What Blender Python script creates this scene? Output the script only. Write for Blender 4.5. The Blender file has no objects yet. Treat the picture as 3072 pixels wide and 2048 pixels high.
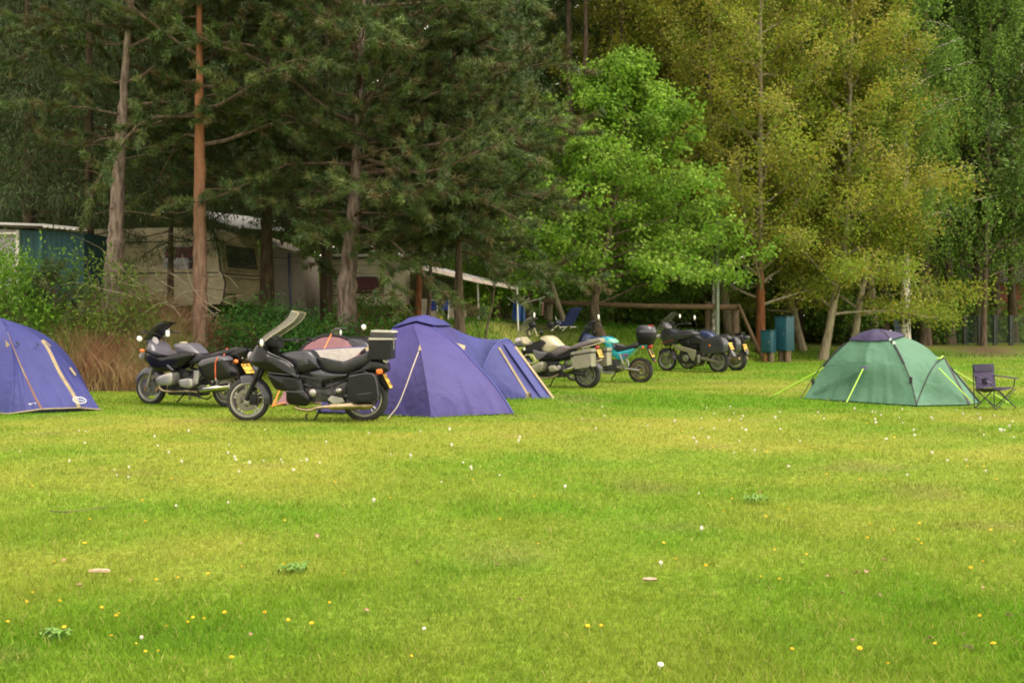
import bpy, bmesh, math, random
import numpy as np
from mathutils import Vector, Matrix
S = bpy.context.scene
C = S.collection
R = math.radians
# ---------------------------------------------------------------- camera, sky, sun, exposure
F, CX, HZ, EYE = 3200.0, 1536.0, 949.0, 1.4      # focal length, image centre, horizon row (photo pixels), eye height
cam = bpy.data.cameras.new('camera'); cam.sensor_width = 36; cam.lens = 36 * F / 3072
cam.shift_y = -(1024 - HZ) / 3072; cam.clip_end = 2000; cam.clip_start = 0.05
co = bpy.data.objects.new('camera', cam); C.objects.link(co)
co.location = (0, 0, EYE); co.rotation_euler = (R(90), 0, 0); S.camera = co
SUN_EL, SUN_AZ = 58, 115          # azimuth clockwise from the view direction (+Y)
w = bpy.data.worlds.new("World"); S.world = w; w.use_nodes = True
nt = w.node_tree; nt.nodes.clear()
out = nt.nodes.new('ShaderNodeOutputWorld'); bg = nt.nodes.new('ShaderNodeBackground')
sky = nt.nodes.new('ShaderNodeTexSky'); sky.sky_type = 'NISHITA'; sky.sun_disc = False
sky.sun_elevation = R(SUN_EL); sky.sun_rotation = R(SUN_AZ); sky.dust_density = 3.0
hs = nt.nodes.new('ShaderNodeMixRGB'); hs.inputs[0].default_value = 0.84; hs.inputs[2].default_value = (9.0, 8.0, 6.5, 1)   # high thin cloud
nt.links.new(sky.outputs[0], hs.inputs[1]); nt.links.new(hs.outputs[0], bg.inputs[0])
bg.inputs[1].default_value = 0.125; nt.links.new(bg.outputs[0], out.inputs[0])
sl = bpy.data.lights.new('sun', 'SUN'); sl.energy = 1.5; sl.angle = R(40); sl.color = (1, .92, .77)
so = bpy.data.objects.new('sun', sl); C.objects.link(so)
_d = Vector((math.sin(R(SUN_AZ)) * math.cos(R(SUN_EL)), math.cos(R(SUN_AZ)) * math.cos(R(SUN_EL)), math.sin(R(SUN_EL))))
so.rotation_euler = _d.to_track_quat('Z', 'Y').to_euler(); so.location = (20, 20, 30)
S.view_settings.view_transform = 'Standard'; S.view_settings.look = 'None'
S.view_settings.exposure = 1.35; S.view_settings.gamma = 1
S.render.engine = 'CYCLES'
S.cycles.filter_width = 1.9; S.cycles.max_bounces = 6; S.cycles.diffuse_bounces = 3; S.cycles.glossy_bounces = 2; S.cycles.transmission_bounces = 4; S.cycles.transparent_max_bounces = 8
# ---------------------------------------------------------------- helpers
def P(px, py, Y): return Vector(((px - CX) / F * Y, Y, EYE - (py - HZ) / F * Y))
def gY(py): return EYE * F / (py - HZ)
def G(px, py): Y = gY(py); return Vector(((px - CX) / F * Y, Y, 0))
def thing(name, label, cat, loc=(0, 0, 0), group=None, rz=0):
    o = bpy.data.objects.new(name, None); C.objects.link(o); o.empty_display_size = .2
    o.location = loc; o.rotation_euler = (0, 0, rz); o['label'] = label; o['category'] = cat
    if group: o['group'] = group
    return o
def tag(o, label=None, cat=None, group=None, kind=None):
    for k, v in (('label', label), ('category', cat), ('group', group), ('kind', kind)):
        if v: o[k] = v
    return o
def top(o):
    while o.parent: o = o.parent
    return o
class MB:
    def __init__(s): s.v = []; s.f = []
    def add(s, vs, fs):
        b = len(s.v); s.v += [tuple(p) for p in vs]; s.f += [tuple(b + i for i in f) for f in fs]
    def tube(s, pts, r, n=8, cap=True):
        pts = [Vector(p) for p in pts]; m = len(pts)
        rr = list(r) if hasattr(r, '__len__') else [r] * m
        vs = []; up = None
        for i in range(m):
            t = (pts[min(i + 1, m - 1)] - pts[max(i - 1, 0)])
            t = t.normalized() if t.length > 1e-9 else Vector((0, 0, 1))
            if up is None: up = t.orthogonal().normalized()
            else:
                up = up - t * up.dot(t); up = up.normalized() if up.length > 1e-6 else t.orthogonal().normalized()
            sd = t.cross(up)
            vs += [pts[i] + (up * math.cos(2 * math.pi * k / n) + sd * math.sin(2 * math.pi * k / n)) * rr[i] for k in range(n)]
        fs = [(i * n + k, i * n + (k + 1) % n, (i + 1) * n + (k + 1) % n, (i + 1) * n + k) for i in range(m - 1) for k in range(n)]
        if cap: fs += [tuple(range(n))[::-1], tuple((m - 1) * n + k for k in range(n))]
        s.add(vs, fs); return s
    def box(s, c, d, ax=None, bev=0.0):
        """box with centre c, full sizes d, axes ax, rounded edges"""
        bm = bmesh.new(); bmesh.ops.create_cube(bm, size=1)
        for v in bm.verts: v.co = Vector((v.co.x * d[0], v.co.y * d[1], v.co.z * d[2]))
        if bev: bmesh.ops.bevel(bm, geom=list(bm.edges), offset=bev, segments=2, profile=.6, affect='EDGES')
        c = Vector(c); A = ax or (Vector((1, 0, 0)), Vector((0, 1, 0)), Vector((0, 0, 1)))
        bm.verts.index_update()
        s.add([c + A[0] * v.co.x + A[1] * v.co.y + A[2] * v.co.z for v in bm.verts], [[v.index for v in f.verts] for f in bm.faces])
        bm.free(); return s
    def ellip(s, c, r, ax=None, n=16, m=10):
        c = Vector(c); A = ax or (Vector((1, 0, 0)), Vector((0, 1, 0)), Vector((0, 0, 1)))
        vs = [c + A[2] * r[2]]
        for i in range(1, m):
            t = math.pi * i / m
            for k in range(n):
                a = 2 * math.pi * k / n
                vs.append(c + A[0] * (r[0] * math.sin(t) * math.cos(a)) + A[1] * (r[1] * math.sin(t) * math.sin(a)) + A[2] * (r[2] * math.cos(t)))
        vs.append(c - A[2] * r[2]); L = len(vs) - 1
        fs = [(0, 1 + k, 1 + (k + 1) % n) for k in range(n)]
        fs += [(1 + i * n + k, 1 + (i + 1) * n + k, 1 + (i + 1) * n + (k + 1) % n, 1 + i * n + (k + 1) % n) for i in range(m - 2) for k in range(n)]
        fs += [(L, 1 + (m - 2) * n + (k + 1) % n, 1 + (m - 2) * n + k) for k in range(n)]
        s.add(vs, fs); return s
    def lathe(s, c, axis, prof, n=36, a0=0.0, a1=None, ref=None):
        """profile [(radius, offset along axis)...] turned about axis through c"""
        c = Vector(c); ax = Vector(axis).normalized(); e = Vector(ref) if ref else ax.orthogonal().normalized(); g = ax.cross(e)
        full = a1 is None; N = n if full else n + 1; a1 = a0 + 2 * math.pi if full else a1; m = len(prof)
        vs = []
        for k in range(N):
            a = a0 + (a1 - a0) * k / n; dr = e * math.cos(a) + g * math.sin(a)
            vs += [c + dr * r + ax * o for r, o in prof]
        fs = [(k * m + i, k * m + i + 1, ((k + 1) % N) * m + i + 1, ((k + 1) % N) * m + i) for k in range(n) for i in range(m - 1)]
        s.add(vs, fs); return s
    def grid(s, rows, closed=False):
        n = len(rows[0]); vs = [p for r in rows for p in r]
        fs = [(i * n + k, i * n + (k + 1) % n, (i + 1) * n + (k + 1) % n, (i + 1) * n + k) for i in range(len(rows) - 1) for k in range(n if closed else n - 1)]
        s.add(vs, fs); return s
    def sheet(s, rows, th=.004):
        """grid of points given a real thickness"""
        nr, nc = len(rows), len(rows[0]); Q = [[Vector(p) for p in r] for r in rows]; B = []
        for i in range(nr):
            br = []
            for k in range(nc):
                a = Q[min(i + 1, nr - 1)][k] - Q[max(i - 1, 0)][k]; b = Q[i][min(k + 1, nc - 1)] - Q[i][max(k - 1, 0)]
                nn = a.cross(b); nn = nn.normalized() if nn.length > 1e-12 else Vector((0, 0, 1)); br.append(Q[i][k] - nn * th)
            B.append(br)
        s.grid(Q); s.grid([r[::-1] for r in B])
        for e, f in (([q for q in Q[0]], [q for q in B[0]]), ([q for q in Q[-1]], [q for q in B[-1]]), ([r[0] for r in Q], [r[0] for r in B]), ([r[-1] for r in Q], [r[-1] for r in B])): s.grid([e, f])
        return s
    def prism(s, poly, d, th):
        """flat polygon (3D points) given thickness th along d"""
        n = len(poly); d = Vector(d).normalized() * th
        s.add([Vector(p) for p in poly] + [Vector(p) + d for p in poly], [tuple(range(n)), tuple(range(n, 2 * n))[::-1]] + [(i, (i + 1) % n, n + (i + 1) % n, n + i) for i in range(n)]); return s
    def pillow(s, poly, vc, w0, w1, sm=3, p=2.0, wf=None):
        """side outline [(u,z)...] made a rounded body about v=vc: half width w0 at the rim, w1 in the middle"""
        q = smooth_poly(poly, sm) if sm else [tuple(x) for x in poly]
        A = sum(a[0] * b[1] - b[0] * a[1] for a, b in zip(q, q[1:] + q[:1])) / 2
        if A < 0: q = q[::-1]; A = -A
        cu = sum((a[0] + b[0]) * (a[0] * b[1] - b[0] * a[1]) for a, b in zip(q, q[1:] + q[:1])) / (6 * A)
        cz = sum((a[1] + b[1]) * (a[0] * b[1] - b[0] * a[1]) for a, b in zip(q, q[1:] + q[:1])) / (6 * A)
        sc = [1, .985, .95, .88, .76, .6, .4, .2]; n = len(q)
        for sg in (1, -1):
            rows = []
            for k in sc:
                h = w0 + (w1 - w0) * (1 - k ** p) ** (1 / p)
                rows.append([(cu + (a - cu) * k, vc + sg * h * (wf(cu + (a - cu) * k, cz + (b - cz) * k) if wf else 1), cz + (b - cz) * k) for a, b in q])
            if sg == -1: rows = [r[::-1] for r in rows]
            s.grid(rows, True); b = len(s.v); s.v.append((cu, vc + sg * w1 * (wf(cu, cz) if wf else 1), cz))
            L = b - n; s.f += [(L + i, L + (i + 1) % n, b) for i in range(n)]
            if sg == 1: r1 = rows[0]
            else: s.grid([rows[0][::-1], r1], True)
        return s
    def build(s, name, m, parent=None, smooth=40, local=False):
        vs = s.v
        if parent and not local:
            L = top(parent).location; vs = [(p[0] - L.x, p[1] - L.y, p[2] - L.z) for p in vs]
        me = bpy.data.meshes.new(name); me.from_pydata(vs, [], s.f); me.validate()
        bm = bmesh.new(); bm.from_mesh(me); bmesh.ops.remove_doubles(bm, verts=bm.verts, dist=1e-6); bmesh.ops.recalc_face_normals(bm, faces=bm.faces); bm.to_mesh(me); bm.free()
        if smooth: me.shade_smooth(); me.set_sharp_from_angle(angle=R(smooth))
        if m: me.materials.append(m)
        o = bpy.data.objects.new(name, me); C.objects.link(o); o.parent = parent; return o
def smooth_poly(poly, k=3, closed=True):
    P_ = [Vector((a, b)) for a, b in poly]; n = len(P_); r = []
    for i in range(n):
        p0, p1, p2, p3 = P_[i - 1], P_[i], P_[(i + 1) % n], P_[(i + 2) % n]
        for j in range(k):
            t = j / k; t2 = t * t; t3 = t2 * t; c = .35
            m1 = (p2 - p0) * c; m2 = (p3 - p1) * c
            q = p1 * (2 * t3 - 3 * t2 + 1) + m1 * (t3 - 2 * t2 + t) + p2 * (-2 * t3 + 3 * t2) + m2 * (t3 - t2); r.append((q.x, q.y))
    return r
def spline(pts, k=5):
    pts = [Vector(p) for p in pts]; n = len(pts); r = []
    for i in range(n - 1):
        p0, p1, p2, p3 = pts[max(i - 1, 0)], pts[i], pts[i + 1], pts[min(i + 2, n - 1)]
        for j in range(k):
            t = j / k; r.append(0.5 * ((2 * p1) + (p2 - p0) * t + (2 * p0 - 5 * p1 + 4 * p2 - p3) * t * t + (3 * p1 - p0 - 3 * p2 + p3) * t ** 3))
    return r + [pts[-1]]
def resample(pts, n):
    pts = [Vector(p) for p in pts]; d = [0]
    for a, b in zip(pts, pts[1:]): d.append(d[-1] + (b - a).length)
    r = []; j = 0
    for i in range(n):
        t = d[-1] * i / (n - 1)
        while j < len(d) - 2 and d[j + 1] < t: j += 1
        r.append(pts[j].lerp(pts[j + 1], (t - d[j]) / max(d[j + 1] - d[j], 1e-9)))
    return r
def npmesh(name, V, faces, m, parent=None, cols=None, local=False):
    """big meshes straight from arrays; faces = list of (n,k) index arrays"""
    V = np.asarray(V, dtype=np.float32)
    if parent and not local: V = V - np.array(top(parent).location, dtype=np.float32)
    me = bpy.data.meshes.new(name); me.vertices.add(len(V)); me.vertices.foreach_set('co', V.ravel())
    lp = np.concatenate([f.ravel() for f in faces]).astype(np.int32); cnt = np.concatenate([np.full(len(f), f.shape[1]) for f in faces]).astype(np.int32)
    st = np.concatenate([[0], np.cumsum(cnt)[:-1]]).astype(np.int32)
    me.loops.add(len(lp)); me.loops.foreach_set('vertex_index', lp); me.polygons.add(len(cnt)); me.polygons.foreach_set('loop_start', st); me.polygons.foreach_set('loop_total', cnt)
    me.update(calc_edges=True)
    if cols is not None:
        a = me.color_attributes.new('tint', 'FLOAT_COLOR', 'POINT'); c4 = np.ones((len(V), 4), np.float32); c4[:, :3] = cols; a.data.foreach_set('color', c4.ravel())
    if m: me.materials.append(m)
    o = bpy.data.objects.new(name, me); C.objects.link(o); o.parent = parent; return o
def vnoise(x, y, sc, seed):
    rg = np.random.RandomState(seed); g = rg.rand(256, 256); x = np.asarray(x) / sc + 1000; y = np.asarray(y) / sc + 1000
    xi = np.floor(x).astype(int); yi = np.floor(y).astype(int); fx = x - xi; fy = y - yi; fx = fx * fx * (3 - 2 * fx); fy = fy * fy * (3 - 2 * fy)
    q = lambda a, b: g[a % 256, b % 256]
    return (q(xi, yi) * (1 - fx) + q(xi + 1, yi) * fx) * (1 - fy) + (q(xi, yi + 1) * (1 - fx) + q(xi + 1, yi + 1) * fx) * fy
# ---------------------------------------------------------------- materials
def mat(name, col, rough=.6, metal=0, var=0.0, vs=8.0, bump=0.0, bs=40.0, spec=.5, coat=0, stretch=None, col2=None):
    m = bpy.data.materials.new(name); m.use_nodes = True; t = m.node_tree; b = t.nodes['Principled BSDF']
    b.inputs['Base Color'].default_value = (*col, 1); b.inputs['Roughness'].default_value = rough; b.inputs['Metallic'].default_value = metal
    b.inputs['Specular IOR Level'].default_value = spec; b.inputs['Coat Weight'].default_value = coat
    tc = t.nodes.new('ShaderNodeTexCoord'); mp = t.nodes.new('ShaderNodeMapping'); t.links.new(tc.outputs['Object'], mp.inputs[0])
    if stretch: mp.inputs['Scale'].default_value = stretch
    if var or col2:
        n = t.nodes.new('ShaderNodeTexNoise'); n.inputs['Scale'].default_value = vs; n.inputs['Detail'].default_value = 6; t.links.new(mp.outputs[0], n.inputs[0])
        cr = t.nodes.new('ShaderNodeValToRGB'); t.links.new(n.outputs[0], cr.inputs[0])
        c2 = col2 or tuple(c * (1 + var) for c in col); c1 = col if col2 else tuple(c * (1 - var) for c in col)
        cr.color_ramp.elements[0].position = .35; cr.color_ramp.elements[0].color = (*c1, 1); cr.color_ramp.elements[1].position = .65; cr.color_ramp.elements[1].color = (*c2, 1)
        t.links.new(cr.outputs[0], b.inputs['Base Color'])
    if bump:
        n = t.nodes.new('ShaderNodeTexNoise'); n.inputs['Scale'].default_value = bs; n.inputs['Detail'].default_value = 4; t.links.new(mp.outputs[0], n.inputs[0])
        bp = t.nodes.new('ShaderNodeBump'); bp.inputs['Strength'].default_value = bump; bp.inputs['Distance'].default_value = .02; t.links.new(n.outputs[0], bp.inputs['Height']); t.links.new(bp.outputs[0], b.inputs['Normal'])
    return m
def leafmat(name, trans=.35, rough=.55, spec=.3):
    m = bpy.data.materials.new(name); m.use_nodes = True; t = m.node_tree; b = t.nodes['Principled BSDF']; o = t.nodes['Material Output']
    a = t.nodes.new('ShaderNodeVertexColor'); a.layer_name = 'tint'; t.links.new(a.outputs[0], b.inputs['Base Color'])
    b.inputs['Roughness'].default_value = rough; b.inputs['Specular IOR Level'].default_value = spec
    tr = t.nodes.new('ShaderNodeBsdfTranslucent'); t.links.new(a.outputs[0], tr.inputs[0]); mx = t.nodes.new('ShaderNodeMixShader'); mx.inputs[0].default_value = trans
    t.links.new(b.outputs[0], mx.inputs[1]); t.links.new(tr.outputs[0], mx.inputs[2]); t.links.new(mx.outputs[0], o.inputs[0]); return m
def fabric(name, col, trans=.15, wr=.6, sc=3.5):
    m = bpy.data.materials.new(name); m.use_nodes = True; t = m.node_tree; b = t.nodes['Principled BSDF']; o = t.nodes['Material Output']
    b.inputs['Base Color'].default_value = (*col, 1); b.inputs['Roughness'].default_value = .62; b.inputs['Specular IOR Level'].default_value = .35
    tc = t.nodes.new('ShaderNodeTexCoord'); n = t.nodes.new('ShaderNodeTexNoise'); n.inputs['Scale'].default_value = sc; n.inputs['Detail'].default_value = 5; n.inputs['Distortion'].default_value = 1.2
    t.links.new(tc.outputs['Object'], n.inputs[0]); bp = t.nodes.new('ShaderNodeBump'); bp.inputs['Strength'].default_value = wr; bp.inputs['Distance'].default_value = .05
    t.links.new(n.outputs[0], bp.inputs['Height']); t.links.new(bp.outputs[0], b.inputs['Normal'])
    cr = t.nodes.new('ShaderNodeValToRGB'); n2 = t.nodes.new('ShaderNodeTexNoise'); n2.inputs['Scale'].default_value = 1.6; n2.inputs['Detail'].default_value = 8; t.links.new(tc.outputs['Object'], n2.inputs[0]); t.links.new(n2.outputs[0], cr.inputs[0])
    cr.color_ramp.elements[0].position = .3; cr.color_ramp.elements[0].color = (*[c * .86 for c in col], 1); cr.color_ramp.elements[1].position = .7; cr.color_ramp.elements[1].color = (*[min(1, c * 1.12) for c in col], 1)
    t.links.new(cr.outputs[0], b.inputs['Base Color'])
    tr = t.nodes.new('ShaderNodeBsdfTranslucent'); tr.inputs[0].default_value = (*col, 1); mx = t.nodes.new('ShaderNodeMixShader'); mx.inputs[0].default_value = trans
    t.links.new(b.outputs[0], mx.inputs[1]); t.links.new(tr.outputs[0], mx.inputs[2]); t.links.new(mx.outputs[0], o.inputs[0]); return m
def clear(name, col, mix=.5, rough=.1):
    """thin see-through plastic"""
    m = bpy.data.materials.new(name); m.use_nodes = True; t = m.node_tree; b = t.nodes['Principled BSDF']; o = t.nodes['Material Output']
    b.inputs['Base Color'].default_value = (*col, 1); b.inputs['Roughness'].default_value = rough
    tr = t.nodes.new('ShaderNodeBsdfTransparent'); tr.inputs[0].default_value = (*[min(1, c * .5 + .5) for c in col], 1); mx = t.nodes.new('ShaderNodeMixShader'); mx.inputs[0].default_value = mix
    t.links.new(tr.outputs[0], mx.inputs[1]); t.links.new(b.outputs[0], mx.inputs[2]); t.links.new(mx.outputs[0], o.inputs[0]); return m
M = dict(
    tyre=mat('tyre_rubber', (.018, .017, .017), .75, var=.3, bump=.3, bs=90), black=mat('black_plastic', (.009, .009, .010), .5, var=.2, spec=.25),
    gloss=mat('black_paint', (.006, .006, .007), .2, coat=.15, var=.15, spec=.25), dgrey=mat('dark_grey_paint', (.036, .036, .048), .24, coat=.25, var=.12, spec=.4),
    mgrey=mat('mid_grey_paint', (.10, .095, .12), .3, coat=.4, var=.1), seat=mat('seat_vinyl', (.02, .019, .025), .34, bump=.25, bs=120, var=.15),
    alloy=mat('cast_alloy', (.36, .35, .33), .38, .8, var=.15), rim=mat('rim_silver', (.42, .41, .39), .35, .7, var=.15), chrome=mat('chrome', (.62, .60, .55), .16, 1, var=.1),
    disc=mat('brake_disc_steel', (.20, .19, .16), .4, .8, var=.2), brass=mat('exhaust_steel', (.42, .33, .22), .28, .9, var=.25, vs=12), engine=mat('engine_metal', (.05, .05, .052), .5, .5, var=.4, vs=14, bump=.4, bs=50),
    orange=mat('orange_lens', (.75, .17, .02), .2, coat=.5), red=mat('red_lens', (.55, .02, .02), .18, coat=.6), plate=mat('yellow_plate', (.78, .46, .06), .45, var=.08), ink=mat('plate_ink', (.12, .08, .03), .6),
    mirror=mat('mirror_glass', (.85, .83, .75), .35, .25), cream=mat('cream_paint', (.46, .41, .28), .3, coat=.4, var=.08), alu=mat('aluminium_case', (.30, .285, .215), .4, .5, var=.12, vs=5), white=mat('white_metal', (.75, .72, .66), .45, var=.1),
    screen=clear('clear_windscreen', (.60, .57, .50), .15, .10), smoke=clear('smoked_windscreen', (.03, .03, .04), .82, .12), clear=clear('thin_screen', (.8, .78, .7), .06, .1),
    gauge=mat('gauge_face', (.45, .42, .44), .35), strap=mat('orange_strap', (.55, .11, .04), .7, var=.2), turq=mat('turquoise_paint', (.015, .30, .38), .22, coat=.6, var=.1), mint=mat('pale_mint_paint', (.22, .55, .42), .3, coat=.4), magenta=mat('magenta_decal', (.32, .02, .14), .35),
    boxsheen=mat('box_sky_sheen', (.42, .40, .35), .4), navy=mat('navy_paint', (.03, .045, .12), .3, coat=.4), maroon=mat('maroon_stripe', (.16, .02, .03), .35), lime=mat('lime_reflector', (.45, .7, .06), .4))
def LM(c, v=.2): return c
# ---------------------------------------------------------------- ground: one sheet, field then a low bank, then the wood's floor
_px = [-3000, 0, 740, 1060, 1380, 1650, 2100, 2400, 3072, 6000]
_ft = [20.3, 20.3, 20.4, 20.3, 21.5, 26, 29.5, 34, 36, 36]; _wd = [3.2, 3.2, 3.2, 3.2, 3.5, 6, 5, 5, 5, 5]; _ht = [1.25, 1.25, 1.25, 1.25, 1.25, 1.2, .85, .35, .3, .3]
def hz(x, y, full=False):
    x = np.asarray(x, float); y = np.asarray(y, float); px = CX + F * x / np.maximum(y, 3)
    ft = np.interp(px, _px, _ft); t = np.clip((y - ft) / np.interp(px, _px, _wd), 0, 1); s = t * t * (3 - 2 * t)
    z = np.interp(px, _px, _ht) * s + .025 * np.sin(.55 * x + .8) * np.sin(.43 * y + .3) * np.clip((30 - y) / 10, 0, 1) + .12 * (vnoise(x, y, 2.5, 3) - .5) * s
    return (z, s) if full else z
def gz(x, y): return float(hz(x, y))
def yellow(x, y):
    """how dry the turf is, 0 green .. 1 straw"""
    n = .5 * vnoise(x, y * 1.6, 2.4, 11) + .3 * vnoise(x, y * 1.5, .9, 12) + .2 * vnoise(x, y, .3, 13)
    b = .30 * np.exp(-((y - 10.5) / 3.2) ** 2) + .22 * np.exp(-((y - 14.2) / 1.2) ** 2) + .05 * np.exp(-((y - 5.5) / 1.5) ** 2) - .10 * np.exp(-((y - 17.5) / 1.2) ** 2) + .12 * np.exp(-((y - 21) / 2.5) ** 2) * (x > 0) + .05 * np.exp(-((x + 3.2) / 2.5) ** 2) - .10 * np.exp(-((x - 2.5) / 2.0) ** 2) * (y < 9)
    return np.clip((n - .5) * 1.15 + .21 + b, 0, 1)
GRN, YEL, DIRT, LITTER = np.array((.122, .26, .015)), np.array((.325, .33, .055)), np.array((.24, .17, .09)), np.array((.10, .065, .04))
def turf(x, y):
    k = yellow(x, y)[:, None]; c = GRN * (1 - k) + YEL * k
    bare = (np.clip((vnoise(x, y * 2, 1.1, 21) - .80) * 9, 0, 1) * .28)[:, None]
    return c * (1 - bare) + DIRT * bare
xs = np.concatenate([[-600, -250, -120, -70], np.arange(-45, -14, .8), np.arange(-14, 14, .16), np.arange(14, 45, .8), [70, 120, 250, 600]])
ys = np.concatenate([[-80, -30, -8, 0], np.arange(2, 38, .16), np.arange(38, 80, 1.0), [95, 130, 200, 400, 900]])
X, Y = np.meshgrid(xs, ys); X = X.ravel(); Y = Y.ravel(); Z, SL = hz(X, Y, True)
nx, ny = len(xs), len(ys); I = np.arange((nx) * (ny)).reshape(ny, nx)
Q = np.stack([I[:-1, :-1], I[:-1, 1:], I[1:, 1:], I[1:, :-1]], -1).reshape(-1, 4)
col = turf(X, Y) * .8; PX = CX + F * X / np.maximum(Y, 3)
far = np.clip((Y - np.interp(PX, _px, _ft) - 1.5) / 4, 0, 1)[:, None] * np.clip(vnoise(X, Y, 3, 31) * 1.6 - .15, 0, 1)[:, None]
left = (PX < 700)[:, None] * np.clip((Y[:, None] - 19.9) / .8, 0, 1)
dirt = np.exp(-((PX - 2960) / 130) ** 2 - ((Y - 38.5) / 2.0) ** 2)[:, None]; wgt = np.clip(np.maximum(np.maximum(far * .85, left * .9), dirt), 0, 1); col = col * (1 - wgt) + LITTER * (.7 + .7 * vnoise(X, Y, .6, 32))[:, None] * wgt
gm = bpy.data.materials.new('ground_turf'); gm.use_nodes = True; t = gm.node_tree; b = t.nodes['Principled BSDF']; b.inputs['Roughness'].default_value = .95; b.inputs['Specular IOR Level'].default_value = .1
a = t.nodes.new('ShaderNodeVertexColor'); a.layer_name = 'tint'; tc = t.nodes.new('ShaderNodeTexCoord'); n = t.nodes.new('ShaderNodeTexNoise'); n.inputs['Scale'].default_value = 22; n.inputs['Detail'].default_value = 8; t.links.new(tc.outputs['Object'], n.inputs[0])
cr = t.nodes.new('ShaderNodeValToRGB'); cr.color_ramp.elements[0].position = .32; cr.color_ramp.elements[0].color = (.55, .55, .5, 1); cr.color_ramp.elements[1].position = .68; cr.color_ramp.elements[1].color = (1.25, 1.2, 1.3, 1); t.links.new(n.outputs[0], cr.inputs[0])
mx = t.nodes.new('ShaderNodeMixRGB'); mx.blend_type = 'MULTIPLY'; mx.inputs[0].default_value = 1; t.links.new(a.outputs[0], mx.inputs[1]); t.links.new(cr.outputs[0], mx.inputs[2]); t.links.new(mx.outputs[0], b.inputs['Base Color'])
bp = t.nodes.new('ShaderNodeBump'); bp.inputs['Strength'].default_value = .6; bp.inputs['Distance'].default_value = .03; t.links.new(n.outputs[0], bp.inputs['Height']); t.links.new(bp.outputs[0], b.inputs['Normal'])
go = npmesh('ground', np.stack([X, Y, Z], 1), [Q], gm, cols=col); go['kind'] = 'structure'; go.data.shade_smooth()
# ---------------------------------------------------------------- grass
def blades(rg, x, y, h, wd, lean, col, z=None, bend=True):
    """arrays of grass blades, each a bent tapering strip"""
    n = len(x); z = hz(x, y) - .004 if z is None else z; a = rg.rand(n) * 6.283; ln = lean * (.3 + rg.rand(n)); az = rg.rand(n) * 6.283
    sx, sy = np.cos(a) * wd / 2, np.sin(a) * wd / 2; dx, dy = np.cos(az) * ln * h, np.sin(az) * ln * h
    p = lambda ox, oy, oz: np.stack([x + ox, y + oy, z + oz], 1)
    if bend:
        V = np.stack([p(-sx, -sy, 0), p(sx, sy, 0), p(sx * .8 + dx * .35, sy * .8 + dy * .35, h * .6), p(-sx * .8 + dx * .35, -sy * .8 + dy * .35, h * .6), p(dx, dy, h)], 1).reshape(-1, 3)
        i = np.arange(n)[:, None] * 5; return V, [i + np.array([[0, 1, 2, 3]]), i + np.array([[3, 2, 4]])], np.repeat(col, 5, 0)
    V = np.stack([p(-sx, -sy, 0), p(sx, sy, 0), p(dx, dy, h)], 1).reshape(-1, 3); i = np.arange(n)[:, None] * 3
    return V, [i + np.array([[0, 1, 2]])], np.repeat(col, 3, 0)
rg = np.random.RandomState(5)
grassm = leafmat('grass_blade', .38, .85, .06)
def lawn(n, y0, y1, pw, bend, nm):
    u = rg.rand(n); y = (y0 ** (1 - pw) + u * (y1 ** (1 - pw) - y0 ** (1 - pw))) ** (1 / (1 - pw)); x = (rg.rand(n) * 2 - 1) * (.54 * y + .6)
    keep = (hz(x, y, True)[1] < .25) & ~((CX + F * x / y < 560) & (y > 20.1)); x, y = x[keep], y[keep]; n = len(x)
    tall = vnoise(x, y, .8, 41) * .6 + vnoise(x, y, .25, 42) * .4; h = (.018 + .036 * tall ** 1.5 + .016 * rg.rand(n)) * (1 - .35 * yellow(x, y)); wd = np.maximum(.0035, y * .00058) * (.7 + .6 * rg.rand(n))
    c = turf(x, y) * (.78 + .48 * rg.rand(n))[:, None]; st = rg.rand(n) < .06; c[st] = np.array((.46, .42, .13)) * (.6 + .5 * rg.rand(st.sum()))[:, None]; dk = rg.rand(n) < .10; c[dk] *= .65
    c *= 1 + .25 * (vnoise(x, y, .18, 43) - .5)[:, None]; cl = np.clip((vnoise(x, y, .42, 44) - .66) * 6, 0, 1)[:, None]; c = c * (1 - cl * .25) + np.array((.08, .21, .02)) * cl * .25
    V, Fs, cc = blades(rg, x, y, h, wd, .9, c, bend=bend)
    return tag(npmesh(nm, V, Fs, grassm, cols=cc), 'short yellow green turf blades covering the open camping field', 'grass', kind='stuff')
def joinmesh(obs, nm):
    vs = []; fs = []; cs = []; b = 0
    for V, Fs, c in obs: vs.append(V); fs += [f + b for f in Fs]; cs.append(c); b += len(V)
    return np.concatenate(vs), fs, np.concatenate(cs)
lawn(400000, 3.7, 35, 1.35, True, 'grass')
# longer grass on the bank and along the wood edge
n = 60000; y = 20.5 + 17 * rg.rand(n); x = (rg.rand(n) * 2 - 1) * .55 * y; z, s = hz(x, y, True); px = CX + F * x / y
dens = np.interp(px, [0, 640, 760, 1150, 1400, 1600, 2250, 2400, 3072], [0, 0, .25, .5, 1, 1, 1, .7, .3]); keep = (s > .02) & (y < np.interp(px, _px, _ft) + np.interp(px, _px, _wd) + 2.5) & (rg.rand(n) < dens)
x, y, z, px = x[keep], y[keep], z[keep], px[keep]; n = len(x)
h = (.06 + .11 * rg.rand(n)) * (.4 + 1.1 * vnoise(x, y, .9, 51)); k = (vnoise(x, y, 1.2, 52) * .6)[:, None]; c = (np.array((.055, .15, .014)) * (1 - k) + np.array((.10, .17, .02)) * k) * (.6 + .8 * rg.rand(n))[:, None]
V, Fs, cc = blades(rg, x, y, h, np.full(n, .018), .8, c, z=z - .01)
tag(npmesh('bank_grass', V, Fs, grassm, cols=cc), 'longer dark green grass growing up the bank below the wood', 'grass', kind='stuff')
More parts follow.
